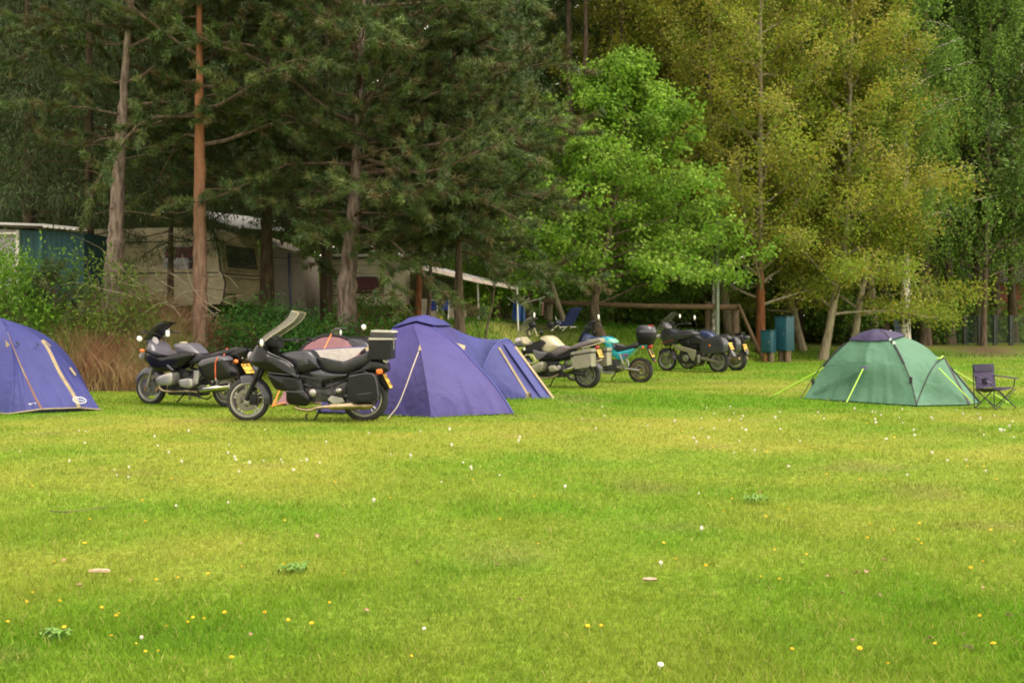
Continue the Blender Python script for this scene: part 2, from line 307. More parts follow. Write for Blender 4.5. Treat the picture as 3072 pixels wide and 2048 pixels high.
# dry stalks and brush covering the left bank
n = 52000; px = rg.uniform(-60, 690, n); y = rg.uniform(19.9, 23.2, n); x = (px - CX) / F * y; z = hz(x, y)
h = (.36 + .75 * rg.rand(n)) * np.interp(px, [-60, 100, 250, 520, 600, 690], [1.0, 1.1, 1.25, 1.0, .6, .35]) * (.5 + .75 * vnoise(x, y, .7, 61)) * np.interp(y, [19.9, 20.6, 23], [.55, 1, .75])
k = vnoise(x, y, .6, 65)[:, None] + .35 * (rg.rand(n)[:, None] - .5); c = np.where(k < .22, np.array((.13, .19, .035)), np.where(k < .60, np.array((.38, .265, .14)), np.array((.32, .165, .10)))) * (.55 + .85 * rg.rand(n))[:, None]
V, Fs, cc = blades(rg, x, y, h, np.full(n, .013) * (.6 + .9 * rg.rand(n)), .55, c, z=z - .02)
tag(npmesh('dry_brush', V, Fs, leafmat('dry_stalks', .25, .8, .1), cols=cc), 'tangle of tan and rusty dry stalks covering the left bank', 'brush', kind='stuff')
# ---------------------------------------------------------------- foliage
def unit(v): return v / np.maximum(np.linalg.norm(v, axis=1, keepdims=True), 1e-9)
def leaves(rg, pos, axis, L, W, cols, tri=False, sag=0.0):
    """pos, axis (n,3); one blade or one rhombic leaf each"""
    n = len(pos); axis = unit(axis); r = unit(np.cross(axis, rg.randn(n, 3))); L = np.broadcast_to(L, n)[:, None]; W = np.broadcast_to(W, n)[:, None]
    if tri:
        V = np.stack([pos - r * W / 2, pos + r * W / 2, pos + axis * L], 1).reshape(-1, 3); i = np.arange(n)[:, None] * 3
        return V, [i + np.array([[0, 1, 2]])], np.repeat(cols, 3, 0)
    nn = np.cross(axis, r); V = np.stack([pos, pos + axis * L * .5 + r * W / 2 + nn * L * .10, pos + axis * L, pos + axis * L * .5 - r * W / 2 + nn * L * .10], 1).reshape(-1, 3); i = np.arange(n)[:, None] * 4
    return V, [i + np.array([[0, 1, 2, 3]])], np.repeat(cols, 4, 0)
def bark(name, c1, c2, **k): return mat(name, c1, .9, col2=c2, vs=k.get('vs', 15), bump=1.6, bs=k.get('bs', 18), spec=.15, stretch=k.get('st', (1, 1, .2)))
BK = dict(grey=bark('grey_pine_bark', (.085, .06, .048), (.27, .21, .175)), brown=bark('brown_bark', (.07, .05, .035), (.16, .12, .085)), dark=bark('dark_spruce_bark', (.045, .032, .02), (.10, .075, .045)), olive=bark('mossy_bark', (.07, .065, .035), (.15, .13, .07)),
          pale=bark('pale_poplar_bark', (.17, .14, .09), (.30, .26, .18)), rust=bark('rusty_bark', (.12, .045, .02), (.22, .09, .04)), red=bark('orange_pine_bark', (.22, .085, .035), (.36, .16, .07)))
def two_tone(name, lo, hi, z0, z1):
    m = bark(name, lo[0], lo[1]); t = m.node_tree; b = t.nodes['Principled BSDF']; src = b.inputs['Base Color'].links[0].from_socket
    tc = t.nodes.new('ShaderNodeTexCoord'); sp = t.nodes.new('ShaderNodeSeparateXYZ'); t.links.new(tc.outputs['Object'], sp.inputs[0]); mr = t.nodes.new('ShaderNodeMapRange'); mr.inputs[1].default_value = z0; mr.inputs[2].default_value = z1; t.links.new(sp.outputs[2], mr.inputs[0])
    n = t.nodes.new('ShaderNodeTexNoise'); n.inputs['Scale'].default_value = 14; cr = t.nodes.new('ShaderNodeValToRGB'); cr.color_ramp.elements[0].color = (*hi[0], 1); cr.color_ramp.elements[1].color = (*hi[1], 1); t.links.new(tc.outputs['Object'], n.inputs[0]); t.links.new(n.outputs[0], cr.inputs[0])
    mx = t.nodes.new('ShaderNodeMixRGB'); t.links.new(mr.outputs[0], mx.inputs[0]); t.links.new(src, mx.inputs[1]); t.links.new(cr.outputs[0], mx.inputs[2]); t.links.new(mx.outputs[0], b.inputs['Base Color']); return m
BK['scots'] = two_tone('scots_pine_bark', ((.11, .065, .045), (.22, .14, .10)), ((.20, .085, .04), (.33, .15, .075)), 2.4, 4.8)
def birchmat():
    m = mat('birch_bark', (.40, .36, .30), .7, col2=(.62, .57, .48), vs=5, bump=.3); t = m.node_tree; b = t.nodes['Principled BSDF']; src = b.inputs['Base Color'].links[0].from_socket
    tc = t.nodes.new('ShaderNodeTexCoord'); mp = t.nodes.new('ShaderNodeMapping'); mp.inputs['Scale'].default_value = (5, 5, 2.2); n = t.nodes.new('ShaderNodeTexNoise'); n.inputs['Scale'].default_value = 2.2; n.inputs['Detail'].default_value = 3; t.links.new(tc.outputs['Object'], mp.inputs[0]); t.links.new(mp.outputs[0], n.inputs[0])
    cr = t.nodes.new('ShaderNodeValToRGB'); cr.color_ramp.elements[0].position = .50; cr.color_ramp.elements[1].position = .56; t.links.new(n.outputs[0], cr.inputs[0]); mx = t.nodes.new('ShaderNodeMixRGB'); mx.inputs[2].default_value = (.05, .04, .03, 1); t.links.new(cr.outputs[0], mx.inputs[0]); t.links.new(src, mx.inputs[1]); t.links.new(mx.outputs[0], b.inputs['Base Color']); return m
BK['birch'] = birchmat()
LF = dict(pine=leafmat('pine_needles', .2, .5, .3), leaf=leafmat('broad_leaves', .5, .6, .2), fine=leafmat('small_leaves', .4, .6, .2))
class Skel:
    """trunk, limbs and twigs of a tree in local coordinates; collects the spots where foliage sits"""
    def __init__(s, seed): s.mb = MB(); s.bm = MB(); s.r = random.Random(seed); s.rg = np.random.RandomState(seed); s.c = []; s.d = []; s.path = None
    def trunk(s, pts, r0, r1, n=12, flare=1.35):
        p = spline(pts, 9); m = len(p); s.path = p; s.rr = [(r0 + (r1 - r0) * i / (m - 1)) * (1 + (flare - 1) * math.exp(-i * .55)) * s.r.uniform(.94, 1.07) * (1.09 if i % 6 == 3 else 1) for i in range(m)]
        p = [q + Vector((s.r.uniform(-1, 1), s.r.uniform(-1, 1), 0)) * r0 * .07 for q in p]; s.mb.tube(p, s.rr, n)
    def at(s, z):
        for a, b, ra, rb in zip(s.path, s.path[1:], s.rr, s.rr[1:]):
            if b.z >= z: t = (z - a.z) / max(b.z - a.z, 1e-6); return a.lerp(b, max(0, min(1, t))), ra + (rb - ra) * t
        return s.path[-1], s.rr[-1]
    def line(s, p, d, L, k, wob, droop, r0, n=5):
        d = d.normalized(); q = [p]
        for i in range(k):
            d = (d + Vector((s.r.gauss(0, wob), s.r.gauss(0, wob), s.r.gauss(0, wob) + droop))).normalized(); q.append(q[-1] + d * (L / k))
        s.bm.tube(q, [r0 * (1 - .85 * i / k) for i in range(k + 1)], n, cap=False); return q
    def limb(s, z, az, L, el=.1, droop=.0, sub=9, subL=.42, step=.17, r=None, wob=.12, k=8, t0=.25, subdroop=.02, bare=False, up=0.0):
        p, tr = s.at(z); d = Vector((math.cos(az) * math.cos(el), math.sin(az) * math.cos(el), math.sin(el)))
        q = s.line(p, d, L, k, wob, droop, r or (.008 + .009 * L))
        if bare: sub = sub // 3
        for j in range(sub):
            t = t0 + (1 - t0) * (j + s.r.random()) / sub; f = t * k; i = min(int(f), k - 1); b = q[i].lerp(q[i + 1], f - i); dd = (q[i + 1] - q[i]).normalized()
            sd = dd.cross(Vector((0, 0, 1))).normalized() * (1 if j % 2 else -1); a = s.r.uniform(.5, 1.15)
            e = dd * math.cos(a) + sd * math.sin(a) + Vector((0, 0, s.r.gauss(up, .25))); l = L * subL * (1 - .55 * t) * s.r.uniform(.6, 1.2)
            w = s.line(b, e, l, 4, .16, subdroop, .004 + .006 * l, 4)
            if bare: continue
            m = max(1, int(l * .8 / step))
            for h in range(m + 1):
                g = (.25 + .75 * h / max(m, 1)) * 4; i2 = min(int(g), 3); s.c.append(w[i2].lerp(w[i2 + 1], g - i2)); s.d.append((w[i2 + 1] - w[i2]).normalized())
        if not bare: s.c.append(q[-1]); s.d.append((q[-1] - q[-2]).normalized())
        return q
    def arr(s): return np.array([tuple(v) for v in s.c]), np.array([tuple(v) for v in s.d])
def jitter(rg, base, n, v=.35):
    """base (k,3) colours picked at random with a light or dark factor"""
    b = np.array(base)[rg.randint(0, len(base), n)]; return b * (1 + v * (rg.rand(n) * 2 - 1))[:, None]
def needle_mesh(rg, c, d, k, L, W, base, spread=(.35, 1.35)):
    n = len(c); cc = np.repeat(c, k, 0) + rg.randn(n * k, 3) * .025; dd = np.repeat(d, k, 0); a = rg.uniform(*spread, n * k)[:, None]; o = unit(np.cross(dd, rg.randn(n * k, 3))); ax = dd * np.cos(a) + o * np.sin(a)
    cc = cc - dd * (rg.rand(n * k)[:, None] * .12); col = np.repeat(jitter(rg, base, n, .30), k, 0) * (.8 + .4 * rg.rand(n * k))[:, None]
    return leaves(rg, cc, ax, L * (.7 + .5 * rg.rand(n * k)), W, col, tri=True)
def cluster_mesh(rg, c, d, k, rad, L, W, base, hang=.3, v=.35):
    n = len(c); o = rg.randn(n * k, 3) * rad; cc = np.repeat(c, k, 0) + o; ax = unit(o) + rg.randn(n * k, 3) * .5; ax[:, 2] -= hang; ax += np.repeat(d, k, 0) * .3
    col = np.repeat(jitter(rg, base, n, v), k, 0) * (.8 + .4 * rg.rand(n * k))[:, None]; return leaves(rg, cc, ax, L * (.6 + .7 * rg.rand(n * k)), W * (.7 + .5 * rg.rand(n * k)), col)
def umbrella_mesh(rg, c, d, k, rad, L, W, base, v=.3):
    """whorls of big drooping leaves"""
    n = len(c); az = rg.rand(n * k) * 6.283; o = np.stack([np.cos(az), np.sin(az), -.15 - .5 * rg.rand(n * k)], 1); cc = np.repeat(c, k, 0) + o * (rad * rg.rand(n * k))[:, None]; cc[:, 2] += .10 * rg.randn(n * k)
    ax = o + rg.randn(n * k, 3) * .25; ax[:, 2] -= .35; col = np.repeat(jitter(rg, base, n, v), k, 0) * (.75 + .5 * rg.rand(n * k))[:, None]; return leaves(rg, cc, ax, L * (.6 + .6 * rg.rand(n * k)), W * (.7 + .5 * rg.rand(n * k)), col)
def strand_mesh(rg, c, k, drop, L, W, base, v=.3):
    n = len(c); t = np.tile(np.linspace(0, 1, k), n); sw = np.repeat(rg.randn(n, 3) * .18, k, 0); cc = np.repeat(c, k, 0) + sw * t[:, None] + rg.randn(n * k, 3) * .06; cc[:, 2] -= t * np.repeat(drop * (.4 + .8 * rg.rand(n)), k)
    ax = rg.randn(n * k, 3) * .6; ax[:, 2] -= .8; col = np.repeat(jitter(rg, base, n, v), k, 0) * (.7 + .6 * rg.rand(n * k))[:, None]; return leaves(rg, cc, ax, L * (.7 + .5 * rg.rand(n * k)), W, col)
def plant_tree(nm, sk, mesh, base, bk, lf, label, group=None, cat='tree', crown='crown', bb=None):
    x, y = base; t = thing(nm, label, cat, (x, y, gz(x, y) - .05), group)
    sk.mb.build('trunk', bk, t, 60, local=True); sk.bm.build('branch_work', bb or bk, t, 60, local=True); V, Fs, cc = mesh; npmesh(crown, V, Fs, lf, t, cols=cc, local=True); return t
def copy_tree(src, x, y, rz, sc, label, group=None, sink=.05):
    o = src.copy(); C.objects.link(o); o.location = (x, y, gz(x, y) - sink); o.rotation_euler = (0, 0, rz); o.scale = (sc, sc, sc); o['label'] = label
    if group: o['group'] = group
    for ch in src.children:
        c = ch.copy(); C.objects.link(c); c.parent = o
        for g in ch.children: e = g.copy(); C.objects.link(e); e.parent = c
    return o
def XY(px, Y): return ((px - CX) / F * Y, Y)
def Zr(row, Y): return EYE - (row - HZ) / F * Y
# ---------------------------------------------------------------- trees and shrubs
PINE = [(.08, .122, .034), (.095, .142, .036), (.066, .108, .036), (.115, .138, .04), (.105, .09, .036)]
SPRUCE = [(.05, .084, .022), (.064, .105, .026), (.043, .072, .022)]
POPLAR = [(.275, .31, .032), (.235, .31, .032), (.325, .30, .042), (.205, .295, .036), (.36, .34, .09)]
MAPLE = [(.155, .29, .026), (.19, .33, .032), (.12, .24, .022), (.24, .37, .055)]
BIRCH = [(.115, .205, .03), (.145, .235, .036), (.09, .17, .026)]
BUSH = [(.12, .24, .025), (.155, .29, .03), (.085, .18, .02)]
def loc(base, px, row, Y): p = P(px, row, Y); return Vector((p.x - base[0], p.y - base[1], p.z - gz(*base)))
def pine(label, px, Y, pts, r0, H, limbs, bk, seed, L=.13, k=56, base=PINE, W=.019, group=None, dead=0):
    b = XY(px, Y); sk = Skel(seed); l = [Vector((0, 0, -.1))] + [loc(b, p, r, Y) for p, r in pts]; e = l[-1]; pr = (l[-1] - l[-2]).normalized(); l.append(e + pr * (H - e.z) / max(pr.z, .2)); sk.trunk(l, r0, .04)
    for z, az, ln, el, dr in limbs: sk.limb(z, az, ln, el, dr, sub=14, subL=.42, step=.13, wob=.15, t0=.14)
    for i in range(dead): sk.limb(sk.r.uniform(1.5, 4.5), sk.r.uniform(0, 6.28), sk.r.uniform(.8, 1.8), -.05, -.01, sub=9, subL=.4, r=.014, bare=True)
    c, d = sk.arr(); return plant_tree('pine_tree', sk, needle_mesh(sk.rg, c, d, k, L, W, base), b, bk, LF['pine'], label, group, bb=BK['brown'])
rr = random.Random(77)
def ring(z0, z1, n, Lf, el=(.0, .35), dr=-.01, az=None):
    o = []
    for i in range(n):
        z = z0 + (z1 - z0) * (i + rr.random() * .7) / n; a = rr.uniform(*az) if az else i * 2.4 + rr.uniform(-.4, .4); t = (z - z0) / (z1 - z0); o.append((z, a, Lf(t) * rr.uniform(.8, 1.12), rr.uniform(*el) + .35 * t, dr))
    return o
pine('tall grey barked pine with knotty leaning trunk beside the leafy willow bush', 326, 22, [(337, 836), (350, 653), (363, 392), (379, 196)], .22, 12.5, [q for q in ring(4.3, 12.2, 52, lambda t: 3.5 * (1 - .55 * t), (-.15, .3), -.02) if math.sin(q[1]) > -.55 or q[0] > 8.2], BK['grey'], 101, dead=9)
pine('straight pine with bare orange upper trunk standing before the beige caravan', 600, 21.5, [(600, 830), (600, 600), (599, 300), (598, 150)], .165, 13, [q for q in ring(4.5, 12.6, 54, lambda t: 3.8 * (1 - .6 * t), (-.1, .3), -.02) if math.sin(q[1]) > -.55 or q[0] > 8.0], BK['scots'], 102, dead=10)
pine('broad dark pine on a thick grey brown trunk left of the purple dome tent', 1040, 22.5, [(1042, 850), (1058, 680), (1066, 540), (1075, 300)], .235, 13,
     ring(3.2, 5.2, 18, lambda t: 3.9, (-.25, .1), -.01) + ring(2.3, 5.5, 12, lambda t: 4.3, (-.3, .3), -.015, (-1.2, .9)) + [(2.7, .15, 4.2, .0, -.03), (3.0, -.25, 4.2, .05, -.03), (3.4, .4, 4.3, .1, -.02), (3.1, 2.9, 2.6, .2, -.03), (2.7, 3.3, 2.4, -.05, -.04), (2.5, -2.7, 2.2, .0, -.04), (2.3, -.9, 2.6, -.05, -.03), (3.6, -.1, 5.0, .15, -.02)] + ring(5.0, 12.6, 50, lambda t: 4.6 * (1 - .58 * t), (.05, .45), -.005), BK['grey'], 103, dead=7)
pine('small pine with a bare reddish trunk rising behind the purple tent porch', 1378, 24, [(1377, 850), (1374, 700)], .13, 7.5, ring(1.9, 7.2, 38, lambda t: 3.1 * (1 - .6 * t), (-.15, .25), -.02), BK['brown'], 104)
pine('thin reddish pine just left behind the purple tent top', 1253, 26, [(1257, 850), (1262, 760)], .085, 7, ring(2.0, 6.8, 22, lambda t: 2.2 * (1 - .6 * t), (-.1, .3), -.02), BK['rust'], 105)
pine('slender crooked pine stem in front of the two small blue chairs', 1284, 26.3, [(1290, 860), (1293, 760)], .055, 6.4, ring(2.8, 6.2, 12, lambda t: 1.5 * (1 - .6 * t), (-.1, .3), -.02), BK['brown'], 106)
# spruces: two made, the rest copied
def spruce(label, px, Y, seed, H=17, r0=.19, dead=10, lean=0.0, group='dark spruces in the wood behind the caravans'):
    sk = Skel(seed); sk.trunk([Vector((0, 0, -.1)), Vector((lean * .3, 0, H * .3)), Vector((lean, 0, H))], r0, .03)
    for i in range(dead): sk.limb(1.2 + 3 * i / dead, sk.r.uniform(0, 6.28), sk.r.uniform(1, 2.2), -.1, -.015, sub=8, subL=.4, r=.016, bare=True)
    for i in range(64):
        t = (i / 64) ** .9; sk.limb(2.9 + (H - 3.2) * t, i * 2.4, (2.9 * (1 - t) ** .8 + .35) * sk.r.uniform(.8, 1.1), -.12 + .3 * t, -.02, sub=8, subL=.30, step=.22, r=.012 + .02 * (1 - t), subdroop=-.10)
    c, d = sk.arr(); return plant_tree('spruce_tree', sk, cluster_mesh(sk.rg, c, d, 24, .12, .17, .030, SPRUCE, hang=1.1, v=.35), XY(px, Y), BK['dark'], LF['pine'], label, group)
s1 = spruce('dark spruce with thick trunk above the teal shed roof at far left', 85, 26.5, 201); s2 = spruce('brown trunked spruce just right of the teal shed', 268, 25.4, 202, H=15, r0=.145)
for px, Y, sc, rz, l in [(800, 26, .95, 1.0, 'mossy trunked spruce standing right of the caravan window'), (512, 25.3, .62, 2.0, 'thin spruce trunk close before the caravan side wall'), (980, 27.5, .9, 4.0, 'dark spruce standing just left of the white second caravan'), (1490, 30, .75, 5.0, 'drooping spruce above the blue towel on the clothes airer')]:
    copy_tree(s1 if sc > .8 else s2, *XY(px, Y), rz, sc, l, sink=.1)
bk_l = 'dark spruce in the deep shade of the wood behind the caravans'
for i, (px, Y, sc) in enumerate([(-140, 27, 1), (30, 33, 1.1), (180, 31, 1), (330, 33.5, 1.05), (450, 30.5, 1), (640, 33, 1.05), (740, 37, 1.1), (880, 34.5, 1.1), (1060, 36, 1.05), (1180, 33.5, 1), (1290, 37, 1.1), (1400, 35, 1), (100, 39, 1.2), (380, 40, 1.2), (560, 38, 1.2)]):
    copy_tree(s1 if i % 2 else s2, *XY(px, Y), i * 1.3, sc, bk_l, 'spruces in the deep shade', sink=.1)
# bare-stemmed forest pines behind the clearing
def forest(label, px, Y, seed, bk, H=17, r0=.2, crown0=5.0, base=SPRUCE):
    sk = Skel(seed); sk.trunk([Vector((0, 0, -.1)), Vector((.1, 0, H * .4)), Vector((-.1, .1, H))], r0, .04)
    for i in range(7): sk.limb(2.2 + 3 * i / 7, sk.r.uniform(0, 6.28), sk.r.uniform(.8, 1.8), .1, .0, sub=9, subL=.4, r=.014, bare=True)
    for i in range(44): t = i / 44; sk.limb(crown0 + (H - crown0 - .3) * t, i * 2.4, (3.3 * (1 - t) ** .7 + .5) * sk.r.uniform(.8, 1.1), .05 + .3 * t, -.01, sub=8, subL=.36, step=.28)
    c, d = sk.arr(); return plant_tree('forest_pine', sk, cluster_mesh(sk.rg, c, d, 12, .16, .26, .07, base, hang=.2, v=.4), XY(px, Y), bk, LF['pine'], label, 'tall pines of the wood behind the clearing')
DARKG = [(.075, .14, .03), (.095, .165, .035), (.06, .11, .028), (.12, .15, .03)]
f1 = forest('dark trunk of a tall forest pine behind the log frame', 1868, 45, 301, BK['brown'], base=DARKG); f2 = forest('tall forest pine with brown trunk between the log frame and the grey pole', 2062, 45.5, 302, BK['dark'], crown0=5.2, base=DARKG)
fl = 'tall dark trunked pine standing deep in the wood'
fpos = [(1430, 41), (1550, 43), (1600, 46), (1700, 47), (1770, 48), (1945, 47), (1990, 46), (2120, 48), (2185, 47.5), (2335, 47), (2385, 46), (2440, 49), (2620, 47), (2780, 43), (2872, 47), (2850, 41.2), (2925, 43), (2985, 46), (3040, 43.5), (3110, 41), (3180, 46), (2700, 52), (2520, 50), (2240, 52), (2050, 54), (1850, 55), (1500, 52), (1330, 50), (1150, 52), (930, 50), (700, 53), (430, 50), (180, 52), (-60, 50), (2950, 54), (3120, 53)]
f3 = forest('slim dark pine trunk left of the log frame, bare up to its high crown', 1452, 39, 303, BK['brown'], H=20, r0=.17, crown0=14, base=DARKG)
for i, (px, Y) in enumerate([(1700, 41), (1762, 40), (1868, 40.5), (1940, 42), (1990, 41.5), (2062, 42), (2118, 40), (2335, 42.5), (2392, 41.5), (2530, 42), (2655, 41), (2775, 40.2), (2800, 42)]): copy_tree(f3, *XY(px, Y), i * 2.1, .9 + .35 * rr.random(), 'slim bare trunk standing among the undergrowth behind the clearing', 'slim trunks behind the clearing', sink=.1)
for i, (px, Y) in enumerate(fpos): copy_tree(f1 if i % 2 else f2, *XY(px, Y), i * 1.9, .85 + .3 * rr.random(), fl, 'pines standing deep in the wood', sink=.1)
# poplars in olive and copper young leaf
def poplar(px, Y, seed, label, bk, lean=(0, 0), H=15, r0=.16, low=2.0, R0=3.2):
    sk = Skel(seed); sk.trunk([Vector((0, 0, -.1)), Vector((lean[0] * .5, lean[1] * .5, 2)), Vector((lean[0], lean[1], 4.5)), Vector((lean[0] * 1.3, lean[1] * 1.3, H))], r0, .03)
    for i in range(50):
        t = i / 50; z = low + (H - low - .3) * t ** 1.05; sk.limb(z, i * 2.4 + sk.r.uniform(-.3, .3), (R0 * (1 - t) ** .55 + .5) * sk.r.uniform(.75, 1.12), sk.r.uniform(.25, .75), .035 if t > .12 else -.015, sub=10, subL=.36, step=.20, up=.25, r=.014 + .04 * (1 - t), subdroop=.05)
    c, d = sk.arr(); return plant_tree('poplar_tree', sk, cluster_mesh(sk.rg, c, d, 30, .17, .10, .075, POPLAR, hang=.35, v=.2), XY(px, Y), bk, LF['leaf'], label, bb=BK['pale'], group='olive poplars along the edge of the clearing')
p1 = poplar(2282, 34.3, 401, 'olive poplar on a thick rusty orange trunk left of the teal cabinets', two_tone('rusty_poplar_bark', ((.12, .045, .02), (.22, .09, .04)), ((.15, .12, .08), (.27, .23, .16)), 2.2, 3.6), r0=.17, low=1.6)
p2 = poplar(2466, 34.6, 402, 'olive poplar with a stout trunk leaning right behind the green tent', BK['pale'], lean=(.9, .3), r0=.15, low=1.5)
p3 = poplar(2194, 37.5, 403, 'tall olive poplar with pale branching trunk behind the bright green maple', BK['pale'], lean=(-.6, .2), r0=.19, low=1.6, R0=3.8)
for src, px, Y, rz, sc, l in [(p2, 2552, 35.4, .25, .97, 'olive poplar with thin leaning trunk rising left behind the green tent roof'), (p3, 2008, 40, 2.2, 1.05, 'copper tinted poplar rising above the top of the bright green maple'), (p1, 1835, 41.5, 4.0, 1.08, 'orange tinted poplar beside the top right edge of the broad dark pine'),
                              (p2, 2412, 37.2, 2.6, .92, 'olive poplar with slim crooked stem just right of the taller cabinet'), (p3, 2625, 39.5, 5.2, 1.05, 'olive poplar reaching right towards the drooping birches'), (p3, 2340, 41.5, 3.4, 1.1, 'rearmost olive poplar above the teal cabinets')]:
    copy_tree(src, *XY(px, Y), rz, sc, l)
# the bright young maple
b = XY(1806, 31); sk = Skel(501); sk.trunk([Vector((0, 0, -.1)), loc(b, 1782, 925, 31), loc(b, 1800, 820, 31), loc(b, 1850, 560, 31), loc(b, 1890, 170, 31)], .17, .025)
for i in range(76):
    t = i / 76; z = 1.0 + 7.2 * t; az_ = i * 2.4 + sk.r.uniform(-.3, .3); z += .9 * max(0, -math.cos(az_)) * (1 - t); sk.limb(z, az_, (4.6 * (1 - t ** 1.35) + .3) * sk.r.uniform(.8, 1.08), sk.r.uniform(.05, .45) + .3 * t, .01 if t > .15 else -.02, sub=10, subL=.38, step=.27, up=.15, r=.010 + .02 * (1 - t))
c, d = sk.arr(); plant_tree('maple_tree', sk, umbrella_mesh(sk.rg, c, d, 20, .24, .125, .10, MAPLE), b, BK['brown'], LF['leaf'], 'bright green young maple with conical crown behind the parked motorcycles')
# birches at the right
def birch(px, Y, seed, label, H=14, r0=.2, low=2.2, R0=3.4, n=46, lean=0.0, bk='birch'):
    sk = Skel(seed); sk.trunk([Vector((0, 0, -.1)), Vector((lean * .4, 0, H * .3)), Vector((lean, 0, H))], r0, .03)
    for i in range(n): t = i / n; sk.limb(low + (H - low - .4) * t, i * 2.4, (R0 * (1 - t) ** .5 + .4) * sk.r.uniform(.8, 1.1), sk.r.uniform(.3, .7), -.035, sub=9, subL=.34, step=.34, subdroop=-.15)
    c, d = sk.arr(); return plant_tree('birch_tree', sk, strand_mesh(sk.rg, c, 26, 1.3, .10, .075, BIRCH), XY(px, Y), BK[bk], LF['fine'], label, 'birches at the right edge of the wood')
b1 = birch(2716, 36.2, 601, 'birch with stout peeling black and white trunk behind the green tent', low=4.5, R0=2.6, n=36)
b2 = birch(2950, 40, 602, 'weeping birch with pale green hanging twigs at the right', r0=.11, low=2.6, R0=3.6, n=60, H=15, lean=.3, bk='brown')
copy_tree(b2, *XY(2840, 44), 2.0, 1.0, 'weeping birch rising beyond the right edge of the poplars'); copy_tree(b2, *XY(3110, 47), 4.0, 1.1, 'pale green birch at the far right edge of the picture'); copy_tree(b1, *XY(2140, 34.2), 1.0, .36, 'thin white birch sapling touching the grey green pole')
# leaning and forked stems near the log frame
def stem(label, pts, r0, r1, bk, twig=True, nm='bare_tree'):
    b = pts[0]; L = Vector((b.x, b.y, gz(b.x, b.y) - .05)); t = thing(nm, label, 'tree', L); q = [p - b + Vector((0, 0, .03)) for p in pts]; q[0].z = -.1
    m = MB(); m.tube(spline(q, 4), list(np.linspace(r0, r1, (len(q) - 1) * 4 + 1)), 9); m.build('trunk', bk, t, 60, local=True)
    if twig:
        g = MB(); r_ = random.Random(int(b.x * 100)); e = q[-1]
        for i in range(7): g.tube([q[-1].lerp(q[-2], r_.random() * .8), e + Vector((r_.uniform(-.8, .8), r_.uniform(-.3, .3), r_.uniform(.2, 1.3)))], [r1 * .6, .004], 5)
        g.build('branch', bk, t, 60, local=True)
    return t
stem('leaning forked trunk crossing the log frame beside the blue lounge chair', [P(1702, 1000, 31.5), P(1672, 925, 31.5), P(1655, 870, 31.6), P(1645, 835, 31.7)], .10, .06, BK['pale'])
stem('thin crooked sapling on the grass bank right of the purple tent', [P(1454, 1008, 25.5), P(1464, 960, 25.5), P(1478, 900, 25.6), P(1484, 830, 25.6)], .03, .012, BK['brown'])
stem('stout pale trunk stub behind the left end of the log frame', [P(1644, 985, 34), P(1646, 930, 34), P(1648, 780, 34)], .16, .10, BK['pale'])
# shrubs
def shrub(nm, label, px, Y, rx, h, n, L, W, base, seed, bk='brown', k=9, rad=.12, cat='bush', group=None, ry=None, zlow=.15, stems=10):
    x, y = XY(px, Y); sk = Skel(seed); sk.mb = MB()
    for i in range(stems):
        a = sk.r.uniform(0, 6.28); q = sk.r.uniform(.2, 1); sk.mb.tube(spline([Vector((0, 0, -.05)) + Vector((math.cos(a), math.sin(a), 0)) * .08, Vector((math.cos(a) * rx * q * .5, math.sin(a) * rx * q * .5, h * .5)), Vector((math.cos(a) * rx * q * .9, math.sin(a) * rx * q * .8, h * sk.r.uniform(.7, .95)))], 4), list(np.linspace(.018, .004, 9)), 5)
    u = unit(sk.rg.randn(n, 3)) * (.35 + .65 * sk.rg.rand(n)[:, None] ** .5); lump = .75 + .5 * vnoise(u[:, 0] * 2 + u[:, 2], u[:, 1] * 2 + seed, .5, seed); c = np.stack([u[:, 0] * rx, u[:, 1] * (ry or rx), np.maximum(u[:, 2] * .5 + .5, zlow) * h], 1) * lump[:, None]
    d = unit(u + np.array([0, 0, .6])); t = thing(nm, label, cat, (x, y, gz(x, y)), group); sk.mb.build('stems', BK[bk], t, 60, local=True)
    V, Fs, cc = cluster_mesh(sk.rg, c, d, k, rad, L, W, base, hang=-.1, v=.4); npmesh('foliage', V, Fs, LF['leaf'], t, cols=cc, local=True); return t
shrub('leafy_bush', 'bright green rounded bush at the far left behind the blue tent', 55, 21.0, 1.3, 2.55, 900, .085, .045, BUSH, 701)
shrub('leafy_bush', 'dense green bush at the left edge of the picture below the white shed door', -30, 20.5, 1.2, 2.4, 850, .085, .045, BUSH, 702)
shrub('leafy_bush', 'low green bush between the blue tent and the grey pine', 205, 20.9, .75, 1.35, 380, .07, .04, BUSH, 703)
shrub('willow_bush', 'upright pale green willow bush round the foot of the grey pine', 352, 21.0, .75, 2.55, 300, .10, .042, [(.14, .22, .035), (.18, .26, .05), (.11, .18, .03)], 704, k=6, zlow=.4)
shrub('willow_bush', 'thin pale green willow shoots just right of the grey pine', 425, 21.3, .45, 1.7, 90, .09, .04, [(.14, .22, .035), (.18, .26, .05)], 705, k=5, zlow=.4)
shrub('bramble_bush', 'dark green bramble under the right end of the caravan', 800, 21.6, .95, 1.25, 420, .07, .05, [(.05, .14, .025), (.07, .19, .035), (.035, .10, .02)], 706)
shrub('bramble_bush', 'green bramble against the foot of the broad dark pine', 940, 21.4, .85, 1.0, 380, .07, .05, [(.05, .14, .025), (.07, .19, .035), (.035, .10, .02)], 707)
shrub('bramble_bush', 'rust tinged low bramble in front of the white caravan', 1130, 21.9, .9, .8, 260, .07, .045, [(.13, .07, .04), (.07, .17, .03), (.05, .13, .025)], 708)
shrub('bramble_bush', 'yellow green bramble below the white caravan wall', 1105, 24.3, .8, .6, 160, .07, .045, [(.12, .20, .03), (.08, .18, .03)], 709)
